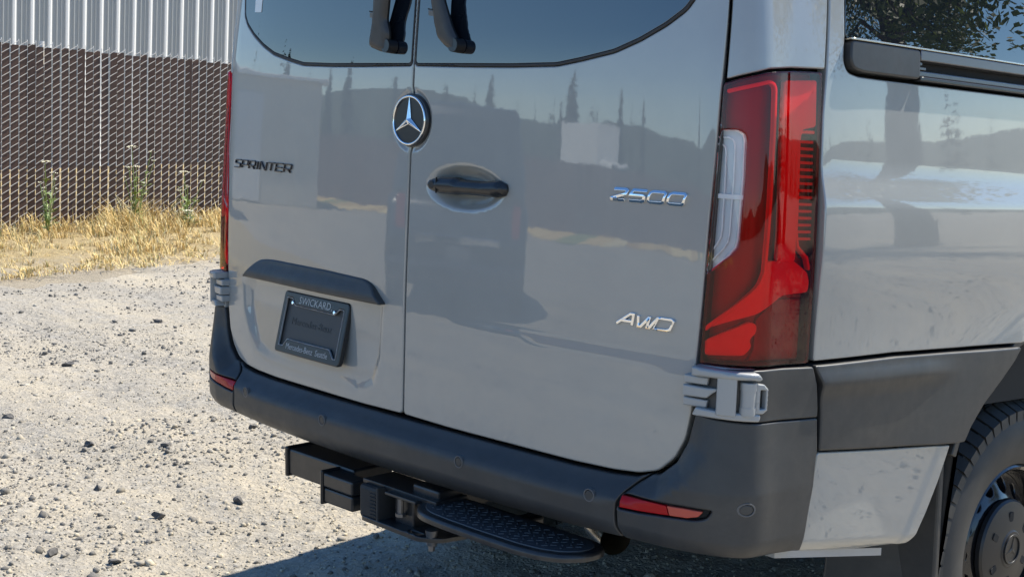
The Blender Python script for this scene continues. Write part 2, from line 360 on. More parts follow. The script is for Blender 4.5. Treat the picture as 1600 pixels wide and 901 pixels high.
# ------------------------------------------------------------------ the van's outer skin: u runs round the body from the rear centre line, z up
PLAN = np.array([(0, 0), (.2, .002), (.4, .008), (.6, .020), (.75, .033), (.85, .045), (.915, .060), (.958, .095), (.984, .155), (1.0, .24), (1.010, .36), (1.015, .55), (1.018, .85), (1.018, 1.2), (1.018, 1.7), (1.018, 3.0), (1.018, 5.0)])
def _nat(x, y):
    n = len(x); h = np.diff(x); A = np.zeros((n, n)); b = np.zeros(n); A[0, 0] = A[-1, -1] = 1
    for i in range(1, n-1):
        A[i, i-1] = h[i-1]; A[i, i] = 2*(h[i-1]+h[i]); A[i, i+1] = h[i]; b[i] = 6*((y[i+1]-y[i])/h[i]-(y[i]-y[i-1])/h[i-1])
    return np.linalg.solve(A, b)
P2 = np.vstack([PLAN[:0:-1]*[-1, 1], PLAN]); TT = np.concatenate([[0], np.cumsum(np.hypot(*np.diff(P2, axis=0).T))]); TT -= TT[len(PLAN)-1]
MX, MY = _nat(TT, P2[:, 0]), _nat(TT, P2[:, 1])
def _ev(M, y, t):
    i = np.clip(np.searchsorted(TT, t)-1, 0, len(TT)-2); h = TT[i+1]-TT[i]; a = (TT[i+1]-t)/h; b = (t-TT[i])/h
    return a*y[i]+b*y[i+1]+((a**3-a)*M[i]+(b**3-b)*M[i+1])*h*h/6
def _sm(z, tab, w=.06):
    zs, vs = zip(*tab); return sum(np.interp(z+o, zs, vs) for o in np.linspace(-w, w, 7))/7
WT = [(0, .985), (.45, .992), (.95, 1.0), (1.25, .996), (1.6, .975), (2.0, .925), (2.5, .86), (3, .8)]
YT = [(0, .055), (.7, .058), (1.0, .064), (1.55, .088), (2.0, .125), (2.5, .19), (3, .26)]
def SK(u, z):
    u = np.asarray(u, float); z = np.asarray(z, float)+0*u
    x = _ev(MX, P2[:, 0], u)*_sm(z, WT); y = _ev(MY, P2[:, 1], u)+_sm(z, YT)
    return np.stack([x, y, z-.06*np.clip(y-.06, 0, 2.2)], -1)
def VAN(u, z, d=0.):
    u = np.asarray(u, float); z = np.asarray(z, float); e = 1e-3
    a = SK(u+e, z)-SK(u-e, z); b = SK(u, z+e)-SK(u, z-e); n = np.cross(a, b); n /= np.linalg.norm(n, axis=-1, keepdims=True)
    return SK(u, z)+n*(np.asarray(d)+.017*np.exp(-((np.abs(u)-.99)/.055)**2))[..., None]
def vp(u, z, d=0.): return Vector(VAN(np.array([float(u)]), np.array([float(z)]), np.array([float(d)]))[0])
def sstep(t): t = np.clip(t, 0, 1); return t*t*(3-2*t)
def flat(o, ax, ay):
    o, ax, ay = (np.array(q, float) for q in (o, ax, ay)); ax /= np.linalg.norm(ax); ay /= np.linalg.norm(ay); n = np.cross(ax, ay)
    return lambda a, b, d: o+np.asarray(a)[..., None]*ax+np.asarray(b)[..., None]*ay+np.asarray(d)[..., None]*n
PLATE_RECESS = np.array([(-.796, .94), (-.79, .86), (-.765, .80), (-.72, .735), (-.64, .712), (-.524, .705), (-.30, .702), (-.185, .708), (-.115, .745), (-.092, .82), (-.088, .90), (-.085, .962), (-.13, .985), (-.30, .995), (-.60, .995), (-.74, .985)])
def skin_relief(u, z):
    """pressed shapes of the doors and sides: ledge, number plate recess, handle dish, emblem seat, waist crease"""
    u = np.asarray(u, float); z = np.asarray(z, float)+0*u; h = np.zeros_like(u)
    q = np.clip((u-.14)/.75, 0, 1.05); h = h+.098*np.clip(.951+.011*q-z, 0, .001+.039*q)*(u > .10)*(u < .95)
    m = (u < -.07) & (u > -.82) & (z < 1.02) & (z > .68)
    if m.any():
        Q = np.stack([u[m], z[m]], 1); L = [PLATE_RECESS]; t = np.where(inside(Q, L), segdist(Q, L), 0)
        w = .055-.030*sstep((Q[:, 0]+.25)/.12); h[m] -= (.003+.011*sstep((Q[:, 1]-.70)/.20))*sstep(t/w)
    r = np.sqrt(((u-.204)/.140)**2+((z-1.266)/.056)**2); h = h-.030*(1-sstep((r-.35)/.68))
    r = np.hypot(u-.002, z-1.416); h = h-.004*(1-sstep((r-.068)/.010))
    s = sstep((np.abs(u)-1.10)/.06); h = h+s*(.0015*sstep((1.364-z)/.006)+.013*sstep((1.362-z)/.085))*(1-sstep((1.20-z)/.25))
    # wheel arch flare
    r = np.hypot(np.abs(u)-2.19, z-.44); h = h+.016*np.exp(-(np.maximum(r-.50, 0)/.10)**2)*(z < 1.2)*(np.abs(u) > 1.3)*sstep((1.2-z)/.2)
    return h
# ------------------------------------------------------------------ the van
DOOR = [(.003, .694), (.173, .691), (.393, .692), (.589, .691), (.697, .694), (.765, .700), (.814, .714), (.852, .748), (.875, .793), (.886, .856), (.888, .946), (.896, 1.068), (.904, 1.25), (.917, 1.405), (.925, 1.522), (.937, 1.684), (.935, 2.0), (.90, 2.42), (.003, 2.46)]
GLASS = [(.010, 1.552), (.20, 1.552), (.35, 1.552), (.49, 1.555), (.565, 1.567), (.654, 1.584), (.722, 1.608), (.787, 1.638), (.835, 1.667), (.857, 1.690), (.872, 1.75), (.868, 2.0), (.83, 2.20), (.76, 2.25), (.010, 2.27)]
LAMP = [(.928, 1.519), (.963, 1.531), (1.015, 1.545), (1.078, 1.553), (1.169, 1.558), (1.168, 1.47), (1.164, 1.312), (1.163, 1.128), (1.158, .956), (1.073, .957), (.982, .957), (.897, .953), (.901, 1.069), (.910, 1.251), (.921, 1.405)]
CLEAR = [(.926, 1.426), (.954, 1.427), (.966, 1.42), (.969, 1.408), (.967, 1.331), (.963, 1.267), (.961, 1.215), (.958, 1.195), (.947, 1.179), (.902, 1.137), (.904, 1.211), (.912, 1.315), (.919, 1.38)]
ROOT = Vector((0, 1.28, GZ))
GLY = {'S': [[(1, 1), (.22, 1), (.06, .92), (.06, .62), (.2, .53), (.85, .5), (.95, .4), (.95, .1), (.8, 0), (0, 0)]],
 'P': [[(0, 0), (0, 1), (.86, 1), (1, .9), (1, .5), (.86, .4), (0, .4)]], 'R': [[(0, 0), (0, 1), (.86, 1), (1, .9), (1, .52), (.86, .42), (0, .42)], [(.5, .42), (.98, 0)]],
 'I': [[(.5, 0), (.5, 1)]], 'N': [[(0, 0), (0, 1), (.12, 1), (.88, 0), (1, 0), (1, 1)]], 'T': [[(0, 1), (1, 1)], [(.5, 1), (.5, 0)]],
 'E': [[(1, 1), (0, 1), (0, 0), (1, 0)], [(0, .5), (.92, .5)]],
 '2': [[(.02, 1), (.86, 1), (.98, .9), (.98, .62), (.84, .5), (.04, .08), (.04, 0), (.98, 0)]], '5': [[(1, 1), (.08, 1), (.04, .54), (.86, .54), (.98, .44), (.98, .1), (.84, 0), (0, 0)]],
 '0': ['c', [(.14, 0), (.86, 0), (1, .12), (1, .88), (.86, 1), (.14, 1), (0, .88), (0, .12)]],
 'A': [[(0, 0), (.62, 1), (.82, 1), (1, 0)], [(.24, .34), (.92, .34)]], 'W': [[(0, 1), (.26, 0), (.38, 0), (.62, .9), (.66, .9), (.74, 0), (.86, 0), (1.1, 1)]],
 'D': ['c', [(0, 0), (.84, 0), (1, .14), (1, .86), (.84, 1), (0, 1)]]}
def badge(name, text, parent, u0, z0, u1, h, w, m, shear=.3, gap=.28, d=.006, widths=None, bow=0.):
    acc = ([], [], [])
    ws = [(widths or {}).get(ch, 1.) for ch in text]; tot = sum(ws)+gap*(len(text)-1); sc = (u1-u0-shear*h)/tot; x = 0.
    for ch, cw in zip(text, ws):
        g = GLY[ch]; closed = g[0] == 'c'
        for k, st in enumerate(g[1:] if closed else g):
            pl = np.array([((x+a*cw)*sc+u0+shear*b*h, z0+b*h) for a, b in st])
            o, i = ribbon(pl, w, closed)
            sheet('', o, m, holes=[i] if i is not None else [], D=lambda a_, b_: -bow*(b_-z0-h*.5)**2, d=d+.0004*k, edge=w*.2, thick=d+.004, res=w*1.2, rad=w*.3, into=acc)
        x += cw+gap
    return obj(name, acc[0], acc[1], m, parent, True, acc[2])
def text_on(name, s, F, a0, a1, b, h, m, parent, d=.001, ext=.0006, shear=0.):
    cu = bpy.data.curves.new('t', 'FONT'); cu.body = s; cu.size = 1; cu.extrude = .02; cu.resolution_u = 2
    o = bpy.data.objects.new('t', cu); COL.objects.link(o); dg = bpy.context.evaluated_depsgraph_get(); dg.update()
    me = bpy.data.meshes.new_from_object(o.evaluated_get(dg)); bpy.data.objects.remove(o)
    V = np.array([v.co[:] for v in me.vertices]); fc = [tuple(p.vertices) for p in me.polygons]; bpy.data.meshes.remove(me)
    x0, x1 = V[:, 0].min(), V[:, 0].max()
    cap = .72
    A = a0+(V[:, 0]-x0)/(x1-x0)*(a1-a0)+shear*V[:, 1]/cap*h; B = b+V[:, 1]/cap*h; Dd = d+(V[:, 2]+.02)/.04*ext
    return obj(name, F(A, B, Dd), fc, m, parent)
SILL = [(.985, .27, .548), (.985, .672, .468), (.985, .672, .450), (.985, .27, .530), (.955, .27, .548), (.955, .672, .468), (.955, .672, .450), (.955, .27, .530)]
def build_van():
    van = thing('van', ROOT, 'grey panel van seen from its rear right corner, parked on the gravel', 'van')
    sg = lambda s, p: p if s > 0 else mir(p)
    # ---- rear doors
    for s in (-1, 1):
        hole = offset(GLASS, .007)
        dr = sheet('rear_door', sg(s, DOOR), 'paint', van, holes=[sg(s, [tuple(q) for q in hole])], D=skin_relief, edge=.0045, thick=.03, res=.0135, rad=.012, fine=[(-.085, .085, 1.33, 1.50, .0045), (.05, .36, 1.195, 1.33, .006)] if s > 0 else [(-.085, .085, 1.33, 1.50, .0045), (-.83, -.07, .695, 1.025, .0085)])
        dr['label'] = 'left rear door with the number plate recess' if s < 0 else 'right rear door with the handle'
        sheet('window_seal', sg(s, [tuple(q) for q in offset(GLASS, .0068)]), 'rubber', dr, holes=[sg(s, GLASS)], d=.0015, edge=.002, thick=.02, res=.02, rad=.01)
        sheet('rear_window', sg(s, [tuple(q) for q in offset(GLASS, -.0005)]), 'glass', dr, d=.0005, edge=.001, thick=.01, res=.03, rad=.01)
        if s < 0:
            st = sheet('window_sticker', [(-.806, 1.80), (-.760, 1.80), (-.754, 1.695), (-.796, 1.696)], 'sticker', dr, d=.0018, edge=0, thick=.001, res=.03)
        # hinge
        hg = link('hinge', None, van, vp(s*.94, .90)); hg['label'] = ('left' if s < 0 else 'right')+' lower door hinge painted grey'
        H = lambda nm, p, d, th, e=.0025, m='hinge', ho=(), r=.003: sheet(nm, sg(s, p), m, hg, holes=[sg(s, q) for q in ho], d=d, thick=th, edge=e, res=.012, rad=r)
        H('hinge_plate', rect(.897, 1.003, .849, .953), .006, .02, .002, 'hinge')
        H('hinge_cap', [(.896, .934), (1.002, .934), (1.004, .939), (.997, .949), (.896, .953)], .040, .04, .007)
        H('hinge_bar', [(.899, .853), (1.003, .850), (1.006, .860), (1.004, .866), (.905, .870)], .034, .034, .005)
        H('hinge_post', rect(.938, .9665, .860, .938), .037, .037, .003)
        H('hinge_painted_shade', rect(.903, .938, .871, .933), .0075, .004, .001, 'matte')  # black sheet in place of the shade between fingers and post
        for (z0, z1, z2, z3) in ((.9145, .9325, 0, 0), (.8885, .912, 0, 0), (.868, .8865, 0, 0)):
            H('hinge_finger', [(.876, z0), (.922, z0+.001), (.924 if not .88 < z0 < .9 else .940, z1-.001), (.876, z1)], .024 if z0 < .88 or z0 > .9 else .028, .03, .004)
        b = MB(); b.tube([vp(s*.9845, .863, .024), vp(s*.9845, .930, .024)], .0160, 16); b.tube([vp(s*.9845, .914, .024), vp(s*.9845, .929, .024)], .0172, 16); b.tube([vp(s*.9845, .866, .024), vp(s*.9845, .880, .024)], .0172, 16); b.build('hinge_knuckle', 'hinge', hg, angle=.7)
        H('hinge_loop', [(.994, .866), (1.010, .866), (1.019, .873), (1.019, .916), (1.010, .926), (.994, .928)], .032, .024, .003, ho=[[(1.003, .876), (1.0135, .877), (1.0135, .914), (1.003, .915)]], r=.002)
    # ---- tail lights
    def lens_ridge(u, z): return .014*np.clip(1-np.abs(np.abs(u)-1.022)/.14, 0, 1)+.001
    for s in (-1, 1):
        tl = sheet('tail_light', sg(s, LAMP), 'lamphousing', van, d=-.030, edge=.003, thick=.01, res=.03, rad=.006)
        tl['label'] = ('left' if s < 0 else 'right')+' red tail light cluster'
        L = lambda nm, p, m, d=-.016, th=.012, e=.003, De=None, ho=(), r=.008, res=.014: sheet(nm, sg(s, p), m, tl, d=d, thick=th, edge=e, De=De, holes=[sg(s, q) for q in ho], rad=r, res=res)
        walls, _ = ribbon(LAMP, .004, True)
        sheet('lamp_surround', sg(s, [tuple(q) for q in offset(LAMP, .0)]), 'lampdark', tl, holes=[sg(s, [tuple(q) for q in offset(LAMP, -.006)])], d=-.004, thick=.03, edge=.001, res=.03, rad=.006)
        sheet('lens', sg(s, [tuple(q) for q in offset(LAMP, -.0006)]), 'redlens', tl, holes=[sg(s, [tuple(q) for q in offset(CLEAR, .001)])], D=lens_ridge, d=.0, edge=.003, thick=.004, res=.016, rad=.006)
        sheet('reverse_light_lens', sg(s, CLEAR), 'clearlens', tl, D=lens_ridge, d=-.0008, edge=.001, thick=.004, res=.016, rad=.008)
        def saw(t): f = (t/.0085) % 1.; return .0045*np.minimum(f, 1-f)*2-.006*np.minimum(t/.03, 1)
        L('reverse_light_reflector', [tuple(q) for q in offset(CLEAR, .002)], 'lampsilver', -.014, .02, .001, res=.012)
        acc = ([], [], []); CB = np.array(CLEAR)
        for k in range(4):
            c2 = CB.copy(); c2[:, 0] = .895+(c2[:, 0]-.895)*(1-.21*k)-.002*k; c2[:, 1] = 1.285+(c2[:, 1]-1.285)*(1-.10*k)
            rb_, _ = ribbon([tuple(q) for q in c2[:10]], .0034); sheet('', sg(s, [tuple(q) for q in rb_]), 'lampbright', d=-.008, thick=.012, edge=.001, res=.012, rad=.004, into=acc)
        obj('reverse_light_rib', acc[0], acc[1], 'lampbright', tl, True, acc[2])
        L('reverse_light_divider', rect(.914, .968, 1.290, 1.300), 'lampbright', -.006, .012, .001, r=.001)
        g, _ = ribbon([(.934, 1.503), (1.02, 1.527), (1.033, 1.523), (1.038, 1.514), (1.037, 1.437), (1.030, 1.308), (1.024, 1.20), (1.021, 1.145), (1.008, 1.118), (.960, 1.072), (.900, 1.022)], .0085)
        L('light_guide', [tuple(q) for q in g], 'lampbright', -.005, .012, .0025, r=.006)
        L('brake_light', [(1.064, 1.534), (1.160, 1.541), (1.160, 1.445), (1.121, 1.438), (1.111, 1.422), (1.110, 1.311), (1.109, 1.168), (1.056, 1.168), (1.057, 1.309), (1.059, 1.439)], 'lampbright', -.006)
        L('dark_column', [(1.045, 1.52), (1.055, 1.528), (1.053, 1.20), (1.037, 1.20), (1.040, 1.31)], 'lampdark', -.017)
        L('tail_reflector', [(1.026, 1.170), (1.108, 1.170), (1.150, 1.146), (1.157, 1.126), (1.154, 1.104), (1.079, 1.098), (1.046, 1.079), (1.011, 1.063), (.969, 1.050), (.904, 1.024), (1.006, 1.112), (1.022, 1.137)], 'lampbright', -.008, De=lambda t: .004*np.minimum(t/.02, 1))
        L('turn_signal', [(.907, 1.004), (.992, 1.047), (1.010, 1.041), (1.009, 1.023), (.994, 1.010), (1.0, .996), (.985, .977), (.902, .970), (.902, 1.000)], 'lampbright', -.009, De=lambda t: .004*np.minimum(t/.02, 1))
        g, _ = ribbon([(1.160, 1.434), (1.121, 1.434), (1.115, 1.425), (1.113, 1.311), (1.112, 1.232), (1.118, 1.199), (1.148, 1.176), (1.157, 1.150)], .007)
        L('side_light_guide', [tuple(q) for q in g], 'lampbright', -.009, .012, .002, r=.004)
        L('side_grille', [(1.119, 1.428), (1.160, 1.428), (1.160, 1.18), (1.146, 1.17), (1.122, 1.20), (1.117, 1.24)], 'lampdark', -.020)
        acc = ([], [], [])
        for k in range(15): sheet('', sg(s, rect(1.119, 1.159, 1.212+k*.0142, 1.218+k*.0142)), 'lampmid', d=-.012, thick=.01, edge=.001, res=.02, into=acc)
        obj('side_grille_slat', acc[0], acc[1], 'lampmid', tl, True, acc[2])
        L('lower_bezel', [(.904, .962), (1.15, .962), (1.152, 1.09), (1.08, 1.090), (1.016, 1.05), (1.014, .99), (1.0, .965)], 'lamphousing', -.024)
    # ---- bumper
    BIN = np.array([(0, .692), (.393, .690), (.589, .689), (.697, .692), (.767, .698), (.817, .711), (.856, .746), (.880, .792), (.892, .856), (.899, .953)])
    def bdist(u, z):
        Q = np.stack([np.abs(u), z+0*u], 1); A = BIN[:-1]; Bq = BIN[1:]; Dv = Bq-A; L2 = (Dv**2).sum(1); q = Q[:, None]-A[None]; t = np.clip((q*Dv).sum(2)/L2, 0, 1)
        return np.sqrt((((q-t[..., None]*Dv)**2).sum(2)).min(1))
    def bump_relief(u, z):
        t = bdist(u, z); au = np.abs(u)
        k = np.interp(z, (.70, .80, .86), (1, .62, .42)); k = 1+(k-1)*sstep((au-.70)/.08); k = k*np.interp(au, (.86, .95, 1.17), (1, .74, .28))
        h = .006+.047*sstep(t/.055)*k
        return h-.045*np.clip((.600-z)/.055, 0, 1.2)**2*np.interp(au, (.95, 1.15), (1, .25))
    SEAM = [(.797, .706), (.766, .682), (.748, .660), (.741, .640), (.740, .618), (.743, .590), (.752, .564)]
    BB = [(.587, .555), (.432, .552), (.262, .547), (.073, .544)]
    half = [(.003*0, .686), (.393, .685), (.589, .684), (.697, .687), (.765, .693)]
    cen = [(u, z) for u, z in half]+SEAM+BB; cen = cen+[(-u, z) for u, z in cen[::-1] if u > 0]
    bc = sheet('bumper', cen, 'plastic', van, D=bump_relief, edge=.004, thick=.05, res=.013, rad=.008)
    acc = ([], [], [])
    for u, z in ((-.671, .642), (-.272, .636), (.272, .636), (.671, .642), (.989, .671), (-.989, .671)):
        q = float(bump_relief(np.array([u]), np.array([z]))[0])
        ps = sheet('parking_sensor', ellipse(u, z, .0145, .0145, 24), 'sensorring', van, holes=[ellipse(u, z, .0115, .0115, 24)], d=q+.0015, edge=.0008, thick=.01, res=.006)
        sheet('sensor_face', ellipse(u, z, .0105, .0105, 24), 'plastic', ps, d=q+.0012, edge=.002, thick=.01, res=.006)
    for s in (-1, 1):
        R = [(.749, .660), (.749, .630), (.800, .632), (.852, .637), (.918, .641), (.933, .647), (.941, .664), (.891, .664), (.82, .662)]
        low = [(u+.006, z) for u, z in SEAM]+[(.861, .566), (.932, .566), (.992, .563), (1.13, .560), (1.153, .557), (1.178, .693), (1.187, .775), (1.184, .8405), (1.013, .8435), (.897, .8515), (.884, .79), (.860, .742), (.819, .7075)]
        ho = [sg(s, [tuple(q) for q in offset(R, .0015)])]
        sheet('bumper_corner', sg(s, low), 'plastic', van, holes=ho, D=bump_relief, edge=.004, thick=.04, res=.013, rad=.006)
        sheet('corner_cap', sg(s, [(.898, .8535), (1.013, .8455), (1.184, .8425), (1.185, .858), (1.178, .913), (1.162, .950), (1.073, .952), (.982, .952), (.904, .949)]), 'plastic', van, D=bump_relief, edge=.004, thick=.03, res=.015, rad=.004)
        rf = sheet('reflector', sg(s, [tuple(q) for q in offset(R, .0005)]), 'matte', van, D=bump_relief, d=-.012, edge=.002, thick=.02, res=.012, rad=.004)
        sheet('red_reflector_lens', sg(s, [(.751, .658), (.751, .633), (.80, .635), (.872, .6405), (.866, .660), (.82, .660)]), 'reflectorred', rf, D=bump_relief, d=-.002, edge=.002, thick=.012, res=.012, rad=.002)
        sheet('pale_reflector_lens', sg(s, [(.8735, .6405), (.905, .642), (.922, .648), (.929, .660), (.900, .661), (.8675, .660)]), 'reflectoramber', rf, D=bump_relief, d=-.002, edge=.002, thick=.012, res=.012, rad=.002)
    # ---- sides
    for s in (-1, 1):
        # pillar above the lamp
        sheet('corner_pillar', sg(s, [(.933, 1.527), (1.015, 1.551), (1.078, 1.559), (1.176, 1.564), (1.184, 1.70), (1.19, 2.0), (1.17, 2.46), (.906, 2.44), (.943, 2.0), (.943, 1.684)]), 'paint', van, edge=.004, thick=.03, res=.022, rad=.004)
        arc = [(2.19+.531*math.cos(a), .44+.531*math.sin(a)) for a in np.linspace(math.radians(108), math.radians(-8), 20)]
        win = [(1.244, 1.80), (1.243, 1.63), (1.240, 1.586), (1.251, 1.567), (1.285, 1.561), (1.40, 1.560), (3.3, 1.562), (3.32, 1.60), (3.32, 2.15), (3.25, 2.22), (1.32, 2.22), (1.26, 2.18)]
        side = [(1.1745, .960), (1.455, .964), (1.719, .961), (2.000, .960)]+[(2.10, .97), (2.20, .975)]+arc+[(2.74, .36), (5.27, .36)]+[(5.76+.48*math.cos(a), .465+.48*math.sin(a)) for a in np.linspace(math.radians(192), math.radians(72), 14)]+[(5.92, 1.2), (5.90, 2.40), (3.3, 2.48), (1.176, 2.46), (1.195, 2.0), (1.190, 1.70), (1.1815, 1.56), (1.1735, 1.47), (1.170, 1.312), (1.169, 1.128)]
        side = [q for q in side if not (q[0] < 2.12 and q[0] > 2.01 and q[1] < .96)]
        sheet('side_panel', sg(s, side), 'paint', van, holes=[sg(s, [tuple(q) for q in offset(win, .004)])], D=skin_relief, edge=.004, thick=.025, res=.026, rad=.006, hrad=.012)
        sw = sheet('side_window', sg(s, [(1.245, 1.80), (1.2445, 1.634), (3.31, 1.634), (3.31, 2.15), (3.24, 2.21), (1.33, 2.21), (1.265, 2.17)]), 'glass', van, d=-.003, edge=.001, thick=.01, res=.05, rad=.01)
        rl = sheet('sliding_rail', sg(s, [(1.246, 1.629), (1.2435, 1.588), (1.254, 1.571), (1.287, 1.565), (1.499, 1.565), (1.4995, 1.629)]), 'plastic', van, d=.013, edge=.005, thick=.03, res=.02, rad=.012)
        rl['label'] = 'black rail below the side window'
        sheet('rail_highlight', sg(s, rect(1.2445, 3.3, 1.6295, 1.6335)), 'alloy', rl, d=.014, edge=.0012, thick=.02, res=.03)  # thin pale strip, stands in for the highlight along the rail top
        sheet('rail_upper_bar', sg(s, rect(1.5005, 3.3, 1.606, 1.629)), 'satin', rl, d=.013, edge=.003, thick=.03, res=.03)
        sheet('rail_channel', sg(s, rect(1.4985, 3.3, 1.577, 1.606)), 'matte', rl, d=-.016, edge=.001, thick=.01, res=.03)
        sheet('rail_lower_bar', sg(s, rect(1.5005, 3.3, 1.572, 1.586)), 'satin', rl, d=.004, edge=.004, thick=.02, res=.03)
        sheet('rail_foot', sg(s, rect(1.5005, 3.3, 1.562, 1.5715)), 'black', rl, d=.012, edge=.003, thick=.02, res=.03)
        for z in (1.590, 1.600): sheet('rail_end_stop', sg(s, rect(1.4998, 1.530 if z < 1.595 else 1.515, z-.003, z+.003)), 'satin', rl, d=.006, edge=.001, thick=.02, res=.02)
        # plastic trim ahead of the bumper, and the painted panel under it
        def trim_relief(u, z):
            au = np.abs(u); return .010+.010*np.exp(-((z-.915+(au-1.2)*0)/.022)**2)*sstep((au-1.14)/.06)*(1-sstep((au-1.55)/.2))+.012*sstep((au-1.62+(.95-z)*.9)/.3)
        ar2 = [(1.960, .921), (1.906, .879), (1.826, .822), (1.775, .771), (1.752, .737)]
        sheet('side_trim', sg(s, [(1.170, .952), (1.455, .956), (1.719, .953), (1.985, .951)]+ar2+[(1.715, .737), (1.4445, .752), (1.201, .768), (1.198, .843), (1.189, .912)]), 'plastic', van, D=trim_relief, edge=.005, thick=.05, res=.016, rad=.006)
        lip, _ = ribbon([(2.05, .972), (1.985, .951), (1.960, .921), (1.906, .879), (1.826, .822), (1.775, .771), (1.752, .737), (1.738, .70)], .022)
        sheet('arch_lip', sg(s, [tuple(q) for q in lip]), 'plastic', van, d=.004, edge=.004, thick=.06, res=.02, rad=.004)
        def low_relief(u, z):
            zc = np.interp(np.abs(u), (1.17, 1.6), (.577, .535)); return -.020*np.clip((zc-.004-z)/.034, 0, 1)**1.6+.004*sstep((np.abs(u)-1.66+(.73-z)*.62)/.03)
        sheet('lower_panel', sg(s, [(1.206, .7625), (1.444, .7465), (1.718, .730), (1.678, .648), (1.634, .576), (1.598, .527), (1.577, .506), (1.396, .520), (1.171, .547), (1.191, .661)]), 'paint', van, D=low_relief, edge=.004, thick=.025, res=.0065, rad=.008)
        b = MB(); b.add([(s*x, y, z) for x, y, z in SILL], [(0, 1, 2, 3), (4, 7, 6, 5), (0, 4, 5, 1), (3, 2, 6, 7), (0, 3, 7, 4), (1, 5, 6, 2)]); b.build('sill_flange', 'hinge', van)
        # mud flap
        xs = (.70, 1.012) if s > 0 else (-1.012, -.70)
        F = flat((s*1.0, .93, .70), (-1 if s > 0 else 1, -.30, 0), (.0, .06, -1)) if s < 0 else flat((1.008, .945, .695), (-.96, -.10, 0), (.02, .10, .995))
        if s > 0:
            sheet('mud_flap', [(-.004, 0), (.0, -.20), (.002, -.50), (.28, -.52), (.28, .02), (.1, .03)], 'plastic', van, F=lambda a, b_, d_: flat((1.005, .935, .70), (-1, -.25, 0), (.04, .07, 1))(a, b_, d_), edge=.004, thick=-.03, res=.04, rad=.01)
        b = MB(); b.box((s*.86, .90, .44), (.27, .022, .52), .006); b.build('mud_flap', 'plastic', van)
    # ---- roof, inner shell, floor, cab (mostly out of the picture, they shade the ground)
    us = np.concatenate([np.linspace(-5.7, -1.3, 12), np.linspace(-1.2, 1.2, 25), np.linspace(1.3, 5.7, 12)])
    zs = [.80, 1.2, 1.6, 2.0, 2.46]; V = []; fc = []
    for z in zs:
        for u in us: V.append(vp(u, z, -.045))
    n = len(us)
    for i in range(len(zs)-1):
        for k in range(n): fc.append((i*n+k, i*n+(k+1) % n, (i+1)*n+(k+1) % n, (i+1)*n+k))
    fc.append(tuple(range(n-1, -1, -1))); fc.append(tuple((len(zs)-1)*n+k for k in range(n)))
    obj('body_shell', V, fc, 'matte', van)
    V = []; fc = []; zr = [2.464, 2.53, 2.59, 2.635, 2.655]; sh = [.0, -.02, -.07, -.16, -.30]
    for z, q in zip(zr, sh):
        for u in us: V.append(vp(u, 2.464, q)+Vector((0, 0, z-2.464)))
    for i in range(len(zr)-1):
        for k in range(n): fc.append((i*n+k, i*n+(k+1) % n, (i+1)*n+(k+1) % n, (i+1)*n+k))
    fc.append(tuple((len(zr)-1)*n+k for k in range(n))); obj('roof', V, fc, 'paint', van, True)
    b = MB(); b.box((0, 3.2, .58), (1.3, 3.7, .36), .03); b.build('underbody', 'matte', van)
    b = MB(); b.box((0, .36, .63), (1.84, .40, .14), .02); b.build('rear_crossmember', 'matte', van)
    b = MB(); b.prism([(5.05, .25), (6.1, .25), (6.25, .45), (6.22, .85), (5.95, 1.10), (5.45, 1.28), (5.05, 2.30)], 'X', -.93, .93); b.build('cab_front', 'paint', van)
    F = flat((0, 5.46, 1.285), (-1, 0, 0), (0, -.405, 1.02)); sheet('windscreen', rect(-.82, .82, .03, 1.0), 'glass', van, F=F, d=.006, edge=.002, thick=.01, res=.2, rad=.05)
    # ---- badges
    badge('rear_lettering', 'SPRINTER', van, -.857, 1.2615, -.522, .0215, .0036, 'darkchrome', .30, .26, .005, {'I': .32})['label'] = 'dark lettering on the left door'
    badge('number_badge', '2500', van, .657, 1.2705, .852, .0235, .0072, 'chrome', .38, .27, .008, None, 26.)['label'] = 'chrome number on the right door'
    badge('drive_badge', 'AWD', van, .689, 1.0105,   .836, .0235, .0068, 'chrome', .5, .12, .006, {'W': 1.15, 'A': 1.0}, -2.)['label'] = 'chrome letters low on the right door'
    # ---- emblem
    em = sheet('emblem', ellipse(.002, 1.416, .070, .064, 56), 'black', van, d=.006, edge=.003, thick=.014, res=.012)
    sheet('emblem_ring', ellipse(.000, 1.416, .064, .0605, 56), 'chrome', em, holes=[ellipse(.000, 1.416, .0575, .0545, 56)], d=.0105, edge=.0028, thick=.008, res=.008)
    star = []
    for k in range(3):
        a = math.radians(90+120*k); star.append((.060*math.cos(a), 1.416+.057*math.sin(a))); a += math.radians(60); star.append((.0098*math.cos(a), 1.416+.0094*math.sin(a)))
    sheet('emblem_star', star, 'chrome', em, d=.0085, edge=0, De=lambda t: .75*np.minimum(t, .009), thick=.006, res=.0022)
    # ---- handle
    hd = sheet('door_handle', [(.083, 1.267), (.094, 1.281), (.128, 1.287), (.178, 1.2885), (.196, 1.284), (.274, 1.2845), (.327, 1.2895), (.350, 1.283), (.354, 1.270), (.347, 1.256), (.318, 1.250), (.265, 1.251), (.21, 1.2505), (.183, 1.2485), (.118, 1.2475), (.094, 1.253)], 'black', van, d=.004, De=lambda t: .020*np.sqrt(np.clip(t/.019, 0, 1)*(2-np.clip(t/.019, 0, 1))), edge=0, thick=.014, res=.004, rad=.004)
    q = ellipse(.112, 1.2675, .0095, .0095, 24); sheet('handle_lock', q, 'black', hd, d=.0245, edge=.0015, thick=.006, res=.005)
    sheet('handle_joint', rect(.128, .1295, 1.249, 1.286), 'matte', hd, d=.0236, edge=0, thick=.004, res=.004, De=None)
